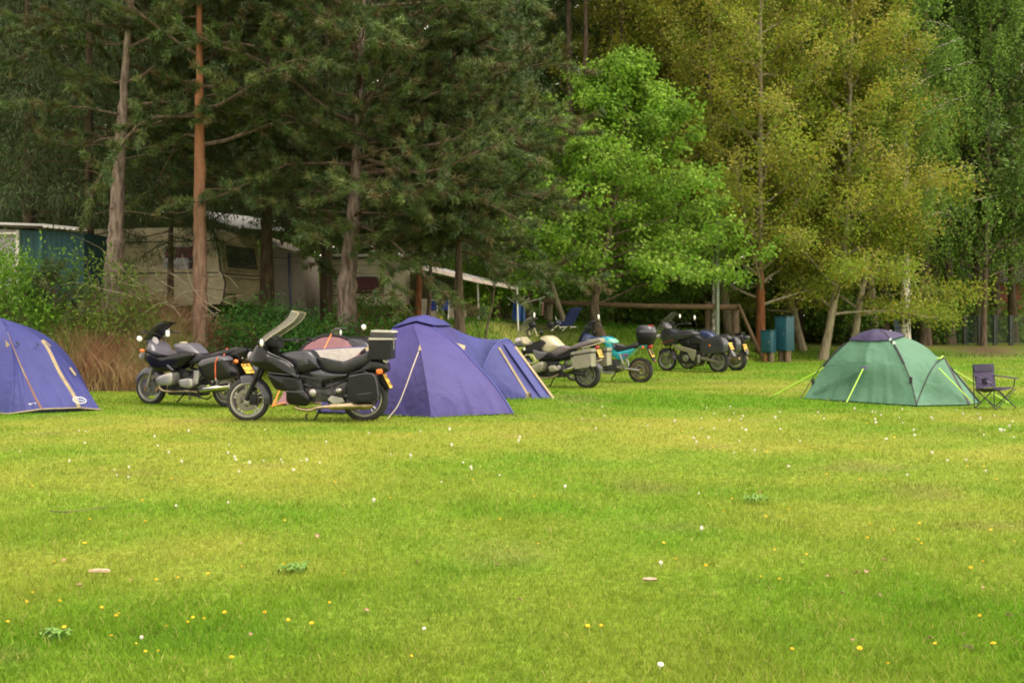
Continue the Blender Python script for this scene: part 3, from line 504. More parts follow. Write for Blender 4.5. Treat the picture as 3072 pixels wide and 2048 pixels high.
shrub('bramble_bush', 'small dark bramble behind the orange trunked pine', 700, 21.2, .6, .8, 220, .065, .04, [(.05, .13, .025), (.12, .07, .04)], 710)
shrub('hazel_bush', 'light green hazel bush behind the white awning pole', 1440, 31.5, 1.3, 2.3, 320, .11, .08, [(.12, .24, .03), (.16, .28, .04)], 711, zlow=.3)
shrub('hazel_bush', 'light green hazel bush left of the blue towel', 1515, 33, 1.0, 2.0, 240, .11, .08, [(.12, .24, .03), (.16, .28, .04)], 712, zlow=.3)
for i, (px, Y, h) in enumerate([(1660, 39, 2.6), (1760, 37, 2.2), (1900, 40, 2.8), (1960, 37.5, 2.0), (2080, 40, 2.6), (2240, 40.5, 2.2), (2540, 40, 2.4), (2590, 42, 3.0), (2765, 41, 2.6), (2840, 43.5, 2.8), (1330, 38, 2.4), (720, 31, 2.2), (840, 32, 2.6)]):
    shrub('woodland_bush', 'mid green bush filling the gap between trunks in the wood', px, Y, 1.5, h, 300, .15, .10, [(.09, .17, .03), (.12, .22, .035), (.15, .24, .04)], 720 + i, group='bushes between the trunks', zlow=.1, stems=6)
# young pine at the left, with upright candles
b = XY(152, 20.9); sk = Skel(740); sk.trunk([Vector((0, 0, -.05)), Vector((.05, 0, .9)), Vector((.03, 0, 1.85))], .04, .012, flare=1.1)
for i in range(22): t = i / 22; sk.limb(.45 + 1.25 * t, i * 2.4, (.85 * (1 - t) + .18), .45 + .4 * t, .05, sub=4, subL=.4, step=.12, up=.4)
for i in range(6): sk.c.append(Vector((.03, 0, 1.5 + .08 * i))); sk.d.append(Vector((0, 0, 1)))
c, d = sk.arr(); plant_tree('pine_sapling', sk, needle_mesh(sk.rg, c, d, 26, .085, .012, [(.07, .12, .045), (.055, .10, .04), (.11, .12, .04)]), b, BK['brown'], LF['pine'], 'young pine with upright candle shoots before the teal shed, above the green bushes', cat='tree').scale = (1.3, 1.3, 1.35)
# bare twigs hanging over the left bank
sk = Skel(750)
for i in range(26):
    px = sk.r.uniform(420, 720); q = P(px, sk.r.uniform(850, 960), 21.2); a = sk.r.uniform(2.3, 3.9); sk.line(Vector((q.x, q.y + sk.r.uniform(-.6, .6), q.z)), Vector((math.cos(a), .1, sk.r.uniform(-.25, .6))), sk.r.uniform(.7, 1.9), 6, .2, .0, .010, 4)
tag(sk.bm.build('bare_twigs', BK['pale'], None, 60), 'tangle of bare pale twigs over the bank below the caravan', 'twigs', kind='stuff')
# undergrowth and the far wood
rg = np.random.RandomState(9)
n = 36000; y = rg.uniform(43, 60, n); x = (rg.uniform(-80, 3150, n) - CX) / F * y; top_ = .5 + 2.6 * vnoise(x, y, 2.6, 71); z = hz(x, y) + rg.rand(n) ** 1.2 * top_; k = vnoise(x, y, 2.2, 72)[:, None]
c = (np.array((.14, .22, .035)) * (1 - k) + np.array((.23, .31, .05)) * k) * (.5 + .9 * rg.rand(n))[:, None]; V, Fs, cc = leaves(rg, np.stack([x, y, z], 1), rg.randn(n, 3), .26, .2, c)
tag(npmesh('undergrowth', V, Fs, LF['leaf'], cols=cc), 'leafy green undergrowth between the far trunks of the wood', 'undergrowth', kind='stuff')
n = 120000; y = rg.uniform(60, 84, n); x = rg.uniform(-1, 1, n) * .56 * y; z = rg.rand(n) ** .85 * 24 * (.75 + .4 * vnoise(x, y, 5, 73)); kk = vnoise(x, z, 3.2, 74)[:, None]; br = np.clip((CX + F * x / y - 2850) / 150, 0, 1)[:, None] * .7
c = np.array((.05, .09, .025)) * (1 - kk) + np.array((.11, .17, .035)) * kk; c = c * (1 - br) + np.array((.14, .09, .05)) * br; c = c * (.5 + .9 * rg.rand(n))[:, None]; V, Fs, cc = leaves(rg, np.stack([x, y, z + 1], 1), rg.randn(n, 3), .55, .42, c)
tag(npmesh('far_wood', V, Fs, LF['leaf'], cols=cc), 'far dark green wood closing off the view behind every tree', 'wood', kind='stuff')
# ---------------------------------------------------------------- motorcycles
class Bike:
    """local axes: u forward from the rear wheel's contact, v to the bike's left, z up"""
    def __init__(s, label, rear, th, zoom, group='motorcycles parked on the camping field', sink=.015):
        s.Y0 = gY(rear[1]); s.O = Vector(((rear[0] - CX) / F * s.Y0, s.Y0, 0)); s.zm = zoom
        yaw = math.pi - R(th); s.f = Vector((math.cos(yaw), math.sin(yaw), 0)); s.l = Vector((-s.f.y, s.f.x, 0)); s.gz0 = gz(s.O.x, s.O.y) - sink
        s.t = thing('motorcycle', label, 'motorcycle', (s.O.x, s.O.y, s.gz0), group, yaw)
    def T(s, q, v=0.0):
        """photo point (zoomed crop coordinates) on the bike's lengthwise plane v -> (u, z)"""
        zx, zy, k = s.zm; px, py = zx + q[0] / k, zy + q[1] / k; a = (px - CX) / F
        u = (a * (s.O.y + v * s.l.y) - s.O.x - v * s.l.x) / (s.f.x - a * s.f.y); Y = s.O.y + u * s.f.y + v * s.l.y
        return u, EYE - (py - HZ) / F * Y - s.gz0
    def Q(s, qs, v=0.0): return [s.T(q, v) for q in qs]
    def p3(s, q, v=0.0): u, z = s.T(q, v); return Vector((u, v, z))
    def pl(s, name, qs, vt, vc, w0, w1, m, parent=None, label=None, **k):
        o = MB().pillow(s.Q(qs, vt), vc, w0, w1, **k).build(name, M[m] if isinstance(m, str) else m, parent or s.t, 50, True)
        if label: o['label'] = label
        return o
    def tb(s, name, pts, r, m, parent=None, n=8):
        mb = MB()
        for q in (pts if isinstance(pts[0], list) else [pts]): mb.tube(spline(q, 4) if len(q) > 2 else q, r, n)
        return mb.build(name, M[m], parent or s.t, 50, True)
    def wheel(s, u, z, Rw, w, style='cast', rimk='rim', disc=True, name='wheel'):
        c = Vector((u, 0, z)); A = (0, 1, 0); h = MB(); h.tube([c - Vector((0, w * .55, 0)), c + Vector((0, w * .55, 0))], Rw * .14, 20)
        ri = Rw - w * .62
        if style == 'cast':
            for i in range(5):
                for da in (-.13, .13):
                    a = i * 2 * math.pi / 5 + .3; d0 = Vector((math.cos(a + da * 2.2), 0, math.sin(a + da * 2.2))); d1 = Vector((math.cos(a + da), 0, math.sin(a + da))); h.tube([c + d0 * Rw * .12, c + d1 * ri], [.016, .012], 6)
        else:
            for i in range(18):
                a = i * 2 * math.pi / 18; d1 = Vector((math.cos(a + .25 * (-1) ** i), 0, math.sin(a + .25 * (-1) ** i))); h.tube([c + Vector((math.cos(a) * Rw * .12, (.03 if i % 2 else -.03), math.sin(a) * Rw * .12)), c + d1 * ri], .0035, 5)
        wh = h.build(name, M[rimk], s.t, 50, True)
        pr = [(ri, -w * .40)] + [(ri + (Rw - ri) * math.sin(t) ** .75, -w / 2 * math.cos(t) * (1.0 if .3 < t < 2.84 else .95)) for t in np.linspace(.12, 3.02, 14)] + [(ri, w * .40), (ri, -w * .40)]
        MB().lathe(c, A, pr, 48).build('tyre', M['tyre'], wh, 40, True)
        MB().lathe(c, A, [(ri + .004, -w * .43), (ri - .012, -w * .44), (ri - .03, -w * .28), (ri - .034, 0), (ri - .03, w * .28), (ri - .012, w * .44), (ri + .004, w * .43)], 48).build('rim', M[rimk], wh, 40, True)
        if disc:
            for v in (.075, -.075): MB().lathe(c + Vector((0, v, 0)), A, [(Rw * .30, -.003), (Rw * .50, -.003), (Rw * .50, .003), (Rw * .30, .003), (Rw * .30, -.003)], 40).build('brake_disc', M['disc'], wh, 40, True)
        return wh
    def fender(s, u, z, Rf, w, a0, a1, m, name='front_fender'):
        """curved mudguard about the wheel centre, angles from straight ahead"""
        rows = []
        for i in range(19):
            a = R(a0 + (a1 - a0) * i / 18); row = []
            for k in range(9): t = -1 + 2 * k / 8; rr_ = Rf - .10 * abs(t) ** 2.6; row.append(Vector((u + math.cos(a) * rr_, t * w, z + math.sin(a) * rr_)))
            rows.append(row)
        return MB().sheet(rows, .004).build(name, M[m], s.t, 50, True)
    def fork(s, top_, ax, v=.10, r=.024, m='black', low='alloy'):
        mb = MB(); los = []
        for sg in (1, -1):
            lo = MB(); los.append(lo); a = Vector((top_[0], sg * v, top_[1])); b = Vector((ax[0], sg * v, ax[1])); mid = a.lerp(b, .5); mb.tube([a, mid], r * .85, 10); lo.tube([mid, b], [r, r * 1.15], 10)
        f = mb.build('fork', M[m], s.t, 50, True)
        for l_ in los: l_.build('fork_slider', M[low], f, 50, True)
        return f
    def mirror(s, q, v, rx, rz, base, m='mirror', th=.02):
        c = s.p3(q, v); t = -s.f; ax = (Vector((0, 1, 0)), Vector((0, 0, 1)), Vector((-1, 0, 0)))
        ax = (Vector((.25, 1, 0)).normalized(), Vector((0, 0, 1)), Vector((-1, .25, 0)).normalized())
        o = MB().ellip(c + Vector((.012, 0, 0)), (rx * 1.12, rz * 1.12, th), ax, 20, 8).tube([c + Vector((.012, 0, -rz * .6)), base], .006, 6).build('mirror', M['black'], s.t, 50, True)
        MB().ellip(c - ax[2] * -.010, (rx, rz, th * .8), ax, 20, 6).build('mirror_glass', M[m], o, 50, True); return o
    def plate(s, q0, q1, v, wd=.2, ink=True, tail=None):
        """number plate hanging at the tail from q0 (top) to q1 (bottom)"""
        a, b = s.p3(q0, v), s.p3(q1, v); d = (a - b); h = d.length; up = d / h; sd = Vector((0, 1, 0)); nn = sd.cross(up).normalized(); nn = nn if nn.x < 0 else -nn; c = (a + b) / 2
        o = MB().box(c, (wd, h, .008), (sd, up, nn), .002).build('number_plate', M['plate'], s.t, 40, True)
        mb = MB(); rg_ = random.Random(int(c.z * 999))
        for row, n in ((.22, 4), (-.22, 4)):
            for i in range(n):
                x = (-.36 + .72 * i / (n - 1)) * wd; cc = c + nn * .006 + sd * x + up * (row * h)
                for j in range(rg_.choice((2, 3))): mb.box(cc + up * h * rg_.uniform(-.10, .10) + sd * rg_.uniform(-.012, .012), (wd * rg_.choice((.03, .11)), h * rg_.choice((.05, .26)), .002), (sd, up, nn))
        if ink: mb.build('plate_lettering', M['ink'], o, 40, True)
        return o
    def blob(s, name, q, v, r, m, parent=None, ax=None): return MB().ellip(s.p3(q, v), r, ax, 16, 10).build(name, M[m], parent or s.t, 60, True)
    def bars(s, hub, q, v=.34, m='black', vq=None):
        """handlebar through the steering head with rubber grips, levers"""
        g = s.p3(q, v if vq is None else vq); h = Vector((hub[0], 0, hub[1])); mb = MB(); gr = MB()
        for sg in (1, -1):
            e = Vector((g.x, sg * v, g.z)); k = Vector((h.x + .02, sg * .12, (h.z + g.z) / 2 + .03)); mb.tube(spline([h, k, e.lerp(k, .25), e], 4), .011, 8); gr.tube([e, e + Vector((-.04, sg * .12, -.01))], .017, 10); mb.tube([e + Vector((.03, sg * -.02, .005)), e + Vector((.05, sg * .12, -.005))], .006, 6); mb.box(e + Vector((.02, -sg * .04, .025)), (.05, .04, .03), None, .006)
        o = mb.build('handlebar', M[m], s.t, 50, True); gr.build('grip', M['tyre'], o, 50, True); return o
    def screen(s, qs, v, m, back=.16, name='windscreen', th=.004, taper=.75):
        """curved screen from a centre-line profile swept sideways"""
        prof = resample(spline([Vector((*s.T(q, 0), 0)) for q in qs], 5), 12); rows = []
        for i, p in enumerate(prof):
            ww = v * (1 - (1 - taper) * (i / 11) ** 2); rows.append([Vector((p.x - back * abs(t) ** 2, t * ww, p.y - .03 * abs(t) ** 3 * i / 11)) for t in np.linspace(-1, 1, 15)])
        o = MB().sheet(rows, th).build(name, M[m], s.t, 60, True)
        rim_ = [r[0] for r in rows] + rows[-1] + [r[-1] for r in rows[::-1]]
        MB().tube(rim_, .0045, 6).build('screen_edge', M['cream'] if m == 'screen' else M['mgrey'] if m == 'clear' else M['black'], o, 60, True); return o  # cream edge on the touring screen paints in its bright highlight
    def exhaust(s, pts, r0, r1, v, m='brass', name='exhaust', sil=None):
        q = [s.p3(p, v) for p in pts]; mb = MB(); mb.tube(spline(q, 5), r0, 10)
        o = mb.build(name, M[m], s.t, 50, True)
        if sil: a, b = s.p3(sil[0], v + .02), s.p3(sil[1], v + .02); MB().tube([a, a.lerp(b, .06), a.lerp(b, .94), b], [r1 * .6, r1, r1, r1 * .8], 16).build('silencer', M[sil[2] if len(sil) > 2 else m], o, 50, True)
        return o
    def stand(s, pts, v=.14): return s.tb('side_stand', [s.p3(p, v) for p in pts], .013, 'black')
    def mech(s, u0, u1, z0, z1, w, seed, silver=()):
        """engine: crankcase, cylinders with fins, covers, hoses and frame rails"""
        r_ = random.Random(seed); mb = MB(); L = u1 - u0; Hh = z1 - z0
        mb.box(((u0 + u1) / 2, 0, z0 + Hh * .3), (L * .92, w * 1.5, Hh * .55), None, .03)
        mb.box((u0 + L * .62, 0, z0 + Hh * .7), (L * .5, w * 1.3, Hh * .5), None, .025)
        for i in range(7): mb.box((u0 + L * .62, 0, z0 + Hh * (.55 + .06 * i)), (L * .54, w * 1.45, .008))
        for i in range(9): a = Vector((r_.uniform(u0, u1), w * r_.uniform(.7, .95), r_.uniform(z0, z1))); mb.tube(spline([a, a + Vector((r_.uniform(-.1, .1), .03, r_.uniform(-.1, .1))), Vector((r_.uniform(u0, u1), w * .7, r_.uniform(z0, z1)))], 4), .009, 6)
        for i in range(10): mb.ellip((r_.uniform(u0, u1), w * .8, r_.uniform(z0, z1)), (.012, .01, .012), None, 8, 5)
        o = mb.build('engine', M['engine'], s.t, 45, True)
        for (a, b, rr_) in silver: MB().tube([Vector((a, w * .68, b)), Vector((a, w * .98, b)), Vector((a, w * 1.02, b))], [rr_, rr_, rr_ * .8], 18).build('engine_cover', M['alloy'], o, 50, True)
        return o
    def frame(s, pairs, m='black', r=.018, name='frame'):
        mb = MB()
        for q in pairs:
            for sg in (1, -1): mb.tube(spline([Vector((a, sg * v, z)) for a, v, z in q], 4) if len(q) > 2 else [Vector((a, sg * v, z)) for a, v, z in q], r, 8)
        return mb.build(name, M[m], s.t, 50, True)
def strip(b, name, pts, v, wd, m, th=.006, parent=None):
    return MB().tube(spline([b.p3(p, v) for p in pts], 4), wd, 6).build(name, M[m], parent or b.t, 50, True)
# --- 1: black touring motorcycle nearest the camera (crop 640,900 x3.92)
b = Bike('black fully faired touring motorcycle with tall windscreen and dark luggage boxes, nearest the camera', (640 + 1783 / 3.92, 1262), 3, (640, 900, 3.92)); bike1 = b
uf, zf = b.T((411, 1171)); ur, zr = b.T((1783, 1153)); Rw = zf + .002
b.wheel(uf, Rw, Rw, .105); b.wheel(ur, zr, zr, .135)
b.fender(uf, Rw, Rw + .035, .075, 72, 192, 'dgrey'); b.fork(b.T((575, 790)), (uf, Rw), .10, .030, 'black', 'black')
MB().box((uf - .10, .105, Rw + .01), (.10, .05, .14), None, .015).box((uf - .10, -.105, Rw + .01), (.10, .05, .14), None, .015).build('brake_caliper', M['black'], b.t, 40, True)
nose = lambda u, z: 1 - .55 * max(0, min(1, (u - (uf - .25)) / .45)) ** 1.5
b.pl('fairing', [(395, 745), (420, 655), (452, 585), (490, 530), (548, 492), (600, 482), (612, 560), (640, 612), (720, 650), (860, 708), (935, 775), (985, 860), (1018, 940), (1000, 892), (800, 868), (640, 846), (520, 800)], .30, 0, .20, .36, 'gloss', wf=nose, p=3)
o = b.pl('lower_fairing', [(628, 860), (820, 876), (1012, 890), (1044, 965), (1075, 1072), (1140, 1170), (1085, 1250), (935, 1238), (852, 1190), (846, 1080), (735, 1056), (688, 1000)], .26, 0, .19, .275, 'gloss', p=4)
b.pl('vent', [(815, 922), (900, 930), (985, 950), (1020, 1040), (950, 1040), (850, 1035)], .26, .262, .018, .022, 'black', o, sm=0, p=6)
strip(b, 'trim', [(650, 852), (840, 872), (1008, 888)], .285, .006, 'mgrey', parent=o); strip(b, 'trim', [(850, 1070), (960, 1078), (1065, 1072)], .272, .005, 'mgrey', parent=o); strip(b, 'trim', [(612, 560), (650, 618), (860, 712), (940, 780)], .27, .007, 'mgrey')
b.screen([(520, 500), (600, 420), (720, 335), (860, 225), (918, 128)], .25, 'screen', .15)
b.pl('dashboard', [(600, 490), (640, 440), (760, 430), (800, 500), (790, 560), (700, 560), (640, 540)], 0, 0, .10, .17, 'black', p=4)
b.blob('gauge', (690, 470), .09, (.03, .05, .05), 'gauge'); b.blob('gauge', (690, 470), -.09, (.03, .05, .05), 'gauge')
b.pl('turn_signal', [(465, 650), (490, 590), (525, 580), (540, 610), (530, 655), (480, 680)], .24, .215, .05, .06, 'orange', sm=2, p=4)
b.blob('headlight', (440, 665), 0, (.02, .13, .07), 'gauge')
b.bars(b.T((760, 520)), (985, 478), .36); b.mirror((560, 505), .42, .04, .05, b.p3((600, 540), .30)); b.mirror((560, 505), -.42, .04, .05, b.p3((600, 540), -.30))
b.pl('fuel_tank', [(785, 640), (890, 606), (1080, 590), (1150, 612), (1205, 690), (1228, 765), (1252, 802), (1120, 832), (1010, 852), (958, 775), (870, 702)], .16, 0, .12, .20, 'dgrey', p=2.6)
b.pl('knee_panel', [(968, 782), (1082, 668), (1232, 792), (1012, 846)], .19, .175, .016, .022, 'gloss', sm=2, p=3); b.pl('knee_panel', [(968, 782), (1082, 668), (1232, 792), (1012, 846)], .19, -.175, .016, .022, 'gloss', sm=2, p=3)
b.pl('seat', [(1212, 682), (1250, 690), (1340, 722), (1480, 732), (1580, 702), (1700, 652), (1850, 604), (1866, 690), (1800, 765), (1700, 815), (1600, 850), (1480, 868), (1350, 848), (1288, 810), (1240, 742)], .14, 0, .10, .175, 'seat', p=2.4)
b.pl('side_panel', [(1110, 850), (1250, 818), (1290, 842), (1420, 866), (1560, 872), (1542, 902), (1290, 950), (1268, 978), (1225, 960)], .18, 0, .14, .19, 'dgrey', p=3)
tl = b.pl('tail', [(1560, 862), (1700, 815), (1860, 692), (1960, 704), (2040, 742), (2052, 830), (1990, 864), (1840, 842), (1620, 882)], .12, 0, .09, .15, 'gloss', p=3)
b.pl('tail_light', [(2020, 770), (2056, 770), (2058, 840), (2020, 850)], 0, 0, .09, .10, 'red', tl, sm=0, p=6); b.pl('grab_rail', [(2008, 700), (2040, 705), (2056, 765), (2035, 770)], 0, 0, .11, .115, 'white', tl, sm=2, p=6)
b.pl('turn_signal', [(1925, 815), (1985, 808), (1992, 860), (1930, 868)], .15, .16, .03, .04, 'orange', tl, sm=2, p=5); b.pl('turn_signal', [(1925, 815), (1985, 808), (1992, 860), (1930, 868)], .15, -.16, .03, .04, 'orange', tl, sm=2, p=5)
b.pl('mudguard', [(1900, 850), (1990, 862), (2085, 1045), (2060, 1050), (1960, 930)], 0, 0, .075, .08, 'black', sm=0, p=6); b.plate((2012, 868), (2094, 1030), 0, .2)
for sg in (1, -1):
    o = b.pl('pannier', [(1600, 895), (1640, 872), (1880, 862), (1918, 920), (1946, 1100), (1932, 1178), (1700, 1192), (1592, 1160)], .33, sg * .30, .105, .125, 'black', p=7, sm=2)
    b.tb('pannier_handle', [b.p3((1660, 880), sg * .34), b.p3((1690, 845), sg * .34), b.p3((1770, 838), sg * .34), b.p3((1830, 872), sg * .34)], .010, 'black', o)
    b.tb('pannier_seam', [b.p3((1600, 900), sg * .43), b.p3((1870, 868), sg * .43), b.p3((1938, 1100), sg * .43), b.p3((1925, 1170), sg * .43)], .004, 'mgrey', o)
    b.tb('pannier_crease', [b.p3((1690, 1110), sg * .427), b.p3((1860, 1090), sg * .427)], .003, 'mgrey', o)
tc_ = b.pl('top_box', [(1856, 462), (2112, 458), (2114, 690), (1860, 690)], 0, 0, .205, .21, 'black', p=9, sm=0, label='dark square top box with cream sky reflection painted on its lid edges')
for q in ([(1862, 440), (2128, 445), (2130, 462), (1860, 464)], [(1888, 352), (2130, 360), (2144, 380), (1888, 374)]): b.pl('lid_rim', q, 0, 0, .208, .214, 'boxsheen', tc_, sm=0, p=9)  # pale colour on the lid ridges paints in the sky they reflect
b.pl('lid', [(1876, 374), (2138, 380), (2134, 445), (1872, 440)], 0, 0, .195, .20, 'dgrey', tc_, sm=0, p=9); b.pl('rack', [(1850, 690), (2010, 690), (2000, 715), (1860, 712)], 0, 0, .12, .125, 'black', sm=0, p=6)
for x in (2120,): b.tb('latch', [b.p3((x, 470), .1), b.p3((x, 580), .1)], .009, 'alloy', tc_); b.tb('latch', [b.p3((x, 470), -.1), b.p3((x, 580), -.1)], .009, 'alloy', tc_)
b.pl('dark_filler', [(1000, 850), (1250, 800), (1560, 868), (1590, 950), (1270, 1000), (1050, 970)], 0, 0, .09, .11, 'black', sm=2, p=4); e0, e1 = b.T((1320, 1230), .2), b.T((1000, 900), .2); b.mech(e0[0] - .1, e1[0], e0[1] + .02, e1[1], .20, 3, [(b.T((1205, 1080))[0], b.T((1205, 1080))[1], .05)])  # first piece is an added black filler keeping the tank-to-engine gap dark
b.pl('gearbox', [(1300, 1000), (1420, 950), (1560, 940), (1580, 1080), (1500, 1190), (1330, 1220)], .16, 0, .10, .15, 'engine', sm=2); b.blob('air_canister', (1475, 1065), .18, (.05, .03, .035), 'alloy')
b.pl('footrest_plate', [(1345, 1165), (1390, 1122), (1520, 1150), (1550, 1195), (1420, 1225)], .2, .21, .012, .014, 'alloy', sm=0, p=6)
b.frame([[(e1[0] + .1, .12, e1[1] - .05), (e1[0] - .35, .14, e1[1] - .16), (ur + .1, .10, zr + .32)], [(e0[0] - .1, .12, e0[1] + .2), (ur + .25, .12, zr + .25), (ur - .05, .10, zr + .36)]])
b.frame([[(e0[0] - .15, .10, e0[1] + .12), (ur, .11, zr)]], 'engine', .035, 'swing_arm'); b.exhaust([(960, 1255), (1010, 1275), (1130, 1292), (1230, 1262), (1380, 1250)], .026, .05, .17, 'brass', sil=((1360, 1252), (1872, 1236)))
b.stand([(1260, 1280), (1215, 1360), (1172, 1432)]); b.tb('centre_stand', [b.p3((1110, 1330), .1), b.p3((1090, 1370), .12), b.p3((1106, 1424), .14)], .011, 'black')
# --- 2: black and grey sports tourer with strapped pannier (crop 350,900 x3.92)
b = Bike('black and grey sports tourer with an orange strap round its pannier, by the brush', (350 + 1318 / 3.92, 1216), 22, (350, 900, 3.92))
Rw = .295; uf, zf = 1.52, Rw; b.wheel(uf, Rw, Rw, .11); b.wheel(0, Rw + .005, Rw + .005, .15)
b.fender(uf, Rw, Rw + .03, .075, 20, 150, 'dgrey'); b.fork(b.T((470, 760)), (uf, Rw), .10, .026, 'olive' if 'olive' in M else 'alloy')
ns = lambda u, z: 1 - .5 * max(0, min(1, (u - 1.35) / .35))
b.pl('fairing', [(272, 640), (300, 592), (400, 640), (480, 662), (600, 652), (690, 622), (800, 612), (862, 622), (884, 645), (862, 685), (800, 742), (745, 790), (640, 830), (480, 848), (375, 792), (278, 705)], .22, 0, .14, .26, 'gloss', wf=ns, p=2.6)
b.pl('upper_fairing', [(308, 582), (332, 520), (372, 478), (420, 520), (470, 610), (592, 652), (480, 664), (385, 632)], .2, 0, .14, .24, 'mgrey', wf=ns, p=2.4)
b.pl('fairing_gill', [(580, 742), (612, 760), (672, 822), (650, 822), (600, 780)], .24, .245, .008, .012, 'mgrey', sm=2)
b.blob('turn_signal', (300, 595), .20, (.05, .025, .03), 'orange'); b.blob('headlight', (322, 655), 0, (.02, .12, .06), 'gauge')
pod = b.blob('instrument_pod', (425, 495), .03, (.07, .14, .085), 'dgrey')
for v in (.085, -.03):
    c = b.p3((440, 485), v); MB().lathe(c, (-1, 0, .5), [(.05, .0), (.058, .03), (.064, .035), (.058, .042), (0, .04)], 22).build('gauge', M['gauge'], pod, 50, True)
b.screen([(352, 470), (430, 360), (505, 280), (572, 250)], .20, 'smoke', .10)
b.mirror((265, 455), .40, .05, .045, b.p3((335, 530), .24)); b.mirror((580, 347), -.30, .055, .05, b.p3((560, 470), -.24)); b.bars(b.T((560, 470)), (655, 375), .33, vq=-.33)
MB().box(b.p3((600, 392), .2), (.03, .07, .10), None, .012).build('fluid_reservoir', M['mirror'], b.t, 50, True)
tk = b.pl('fuel_tank', [(662, 522), (722, 506), (840, 510), (900, 560), (957, 626), (885, 660), (820, 640), (730, 640), (690, 600)], .14, 0, .10, .19, 'mgrey', p=2.4); MB().ellip(b.p3((785, 500), 0) , (.075, .055, .016)).build('tank_cap', M['cream'], tk, 50, True)
b.pl('seat', [(810, 745), (872, 655), (960, 627), (1050, 682), (1150, 612), (1330, 570), (1402, 551), (1412, 592), (1320, 652), (1200, 672), (1000, 732), (850, 752)], .13, 0, .09, .165, 'seat', p=2.4)
tl = b.pl('tail', [(1300, 650), (1400, 556), (1500, 553), (1568, 572), (1560, 640), (1530, 720), (1470, 742), (1410, 702)], 0, 0, .09, .13, 'gloss'); b.blob('tail_light', (1505, 600), 0, (.03, .10, .045), 'red', tl); b.blob('lamp_glass', (1515, 680), .03, (.03, .09, .035), 'chrome', tl)
b.pl('mudguard', [(1400, 700), (1480, 740), (1530, 835), (1420, 835), (1390, 780)], 0, 0, .08, .085, 'black', sm=0, p=6); b.plate((1510, 748), (1575, 858), 0, .21); b.blob('turn_signal', (1402, 722), .17, (.04, .035, .035), 'orange'); b.blob('turn_signal', (1402, 722), -.17, (.04, .035, .035), 'orange')
for sg in (1, -1):
    o = b.pl('pannier', [(988, 762), (1050, 702), (1230, 660), (1275, 672), (1362, 800), (1366, 915), (1135, 948), (1048, 900)], .34, sg * .31, .10, .125, 'dgrey' if sg < 0 else 'gloss', p=5, sm=2)
    b.pl('pannier_lid', [(1000, 750), (1052, 698), (1232, 656), (1276, 668), (1300, 705), (1150, 735), (1020, 780)], .34, sg * .31, .11, .13, 'mgrey', o, p=5, sm=2)
    if sg > 0: b.tb('strap', [b.p3((1196, 662), .30), b.p3((1185, 680), .435), b.p3((1160, 760), .442), b.p3((1164, 930), .43)], .011, 'strap', o); MB().box(b.p3((1168, 935), .43), (.03, .02, .05), None, .005).build('buckle', M['alloy'], o, 50, True)
b.tb('luggage_strap', [b.p3((1260, 655), .16), b.p3((1280, 600), .12), b.p3((1300, 570), 0), b.p3((1280, 600), -.12)], .010, 'strap')
b.mech(.42, 1.12, .17, .60, .17, 8, [(.62, .36, .06)])
for q, r_ in (([(488, 935), (560, 882), (680, 852), (692, 960), (660, 1000), (540, 990)], .12), ([(738, 942), (870, 920), (902, 1000), (870, 1032), (760, 1012)], .05)): b.pl('cylinder', q, .26, .24, r_ * .7, r_, 'alloy', sm=3, p=3); b.pl('cylinder', q, .26, -.24, r_ * .7, r_, 'alloy', sm=3, p=3)
b.exhaust([(500, 1010), (520, 1045), (580, 1072), (720, 1072), (850, 1070), (950, 1080)], .020, .05, .17, 'brass', sil=((980, 1060), (1330, 1010), 'chrome')); b.pl('footrest_plate', [(915, 830), (970, 828), (975, 900), (955, 985), (905, 1010)], .2, .2, .012, .015, 'alloy', sm=0, p=6)
b.frame([[(1.2, .1, .72), (.7, .15, .58), (.2, .12, .62)], [(.7, .12, .35), (.3, .12, .55), (-.15, .1, .68)]]); b.frame([[(.55, .09, .33), (0, .10, .30)]], 'alloy', .04, 'swing_arm'); b.stand([(800, 1100), (750, 1150), (712, 1200)]); b.tb('centre_stand', [b.p3((930, 1120), .12), b.p3((1060, 1162), .15), b.p3((1120, 1122), .12)], .012, 'black'); b.blob('reflector', (1080, 1010), .2, (.035, .01, .02), 'lime')
# --- 3: cream adventure motorcycle with metal panniers (crop 1500,900 x4.704)
Z3 = (1500, 900, 4.704); b = Bike('cream tanked adventure motorcycle with square aluminium panniers', (1500 + 1232 / 4.704, 1164), 30, Z3)
Rw = .285; uf = 1.52; b.wheel(uf, Rw + .02, Rw + .02, .10, 'spoke'); b.wheel(0, Rw, Rw, .14, 'cast', 'alloy')
b.fender(uf, Rw + .02, Rw + .08, .07, 40, 150, 'mgrey'); b.fork((1.28, .85), (uf, Rw + .02), .10, .028)
b.pl('beak', [(200, 628), (300, 600), (505, 588), (440, 640), (330, 655), (250, 665)], 0, 0, .05, .11, 'mgrey'); b.pl('upper_fairing', [(288, 520), (318, 560), (380, 600), (445, 612), (400, 642), (330, 640), (285, 600)], .14, 0, .10, .16, 'cream'); b.blob('headlight', (255, 575), 0, (.06, .12, .07), 'gauge')
b.screen([(248, 560), (285, 430), (370, 275), (445, 240)], .17, 'clear', .08)
sf = b.pl('side_fairing', [(288, 692), (420, 622), (560, 560), (642, 600), (545, 690), (705, 760), (862, 820), (740, 852), (520, 842), (480, 742), (335, 762), (296, 740)], .22, 0, .16, .23, 'black', p=3); b.blob('badge', (342, 692), .235, (.03, .008, .03), 'white', sf)
b.pl('knee_panel', [(470, 700), (560, 720), (680, 745), (560, 840), (520, 820)], .2, .21, .02, .03, 'mgrey', sm=2)
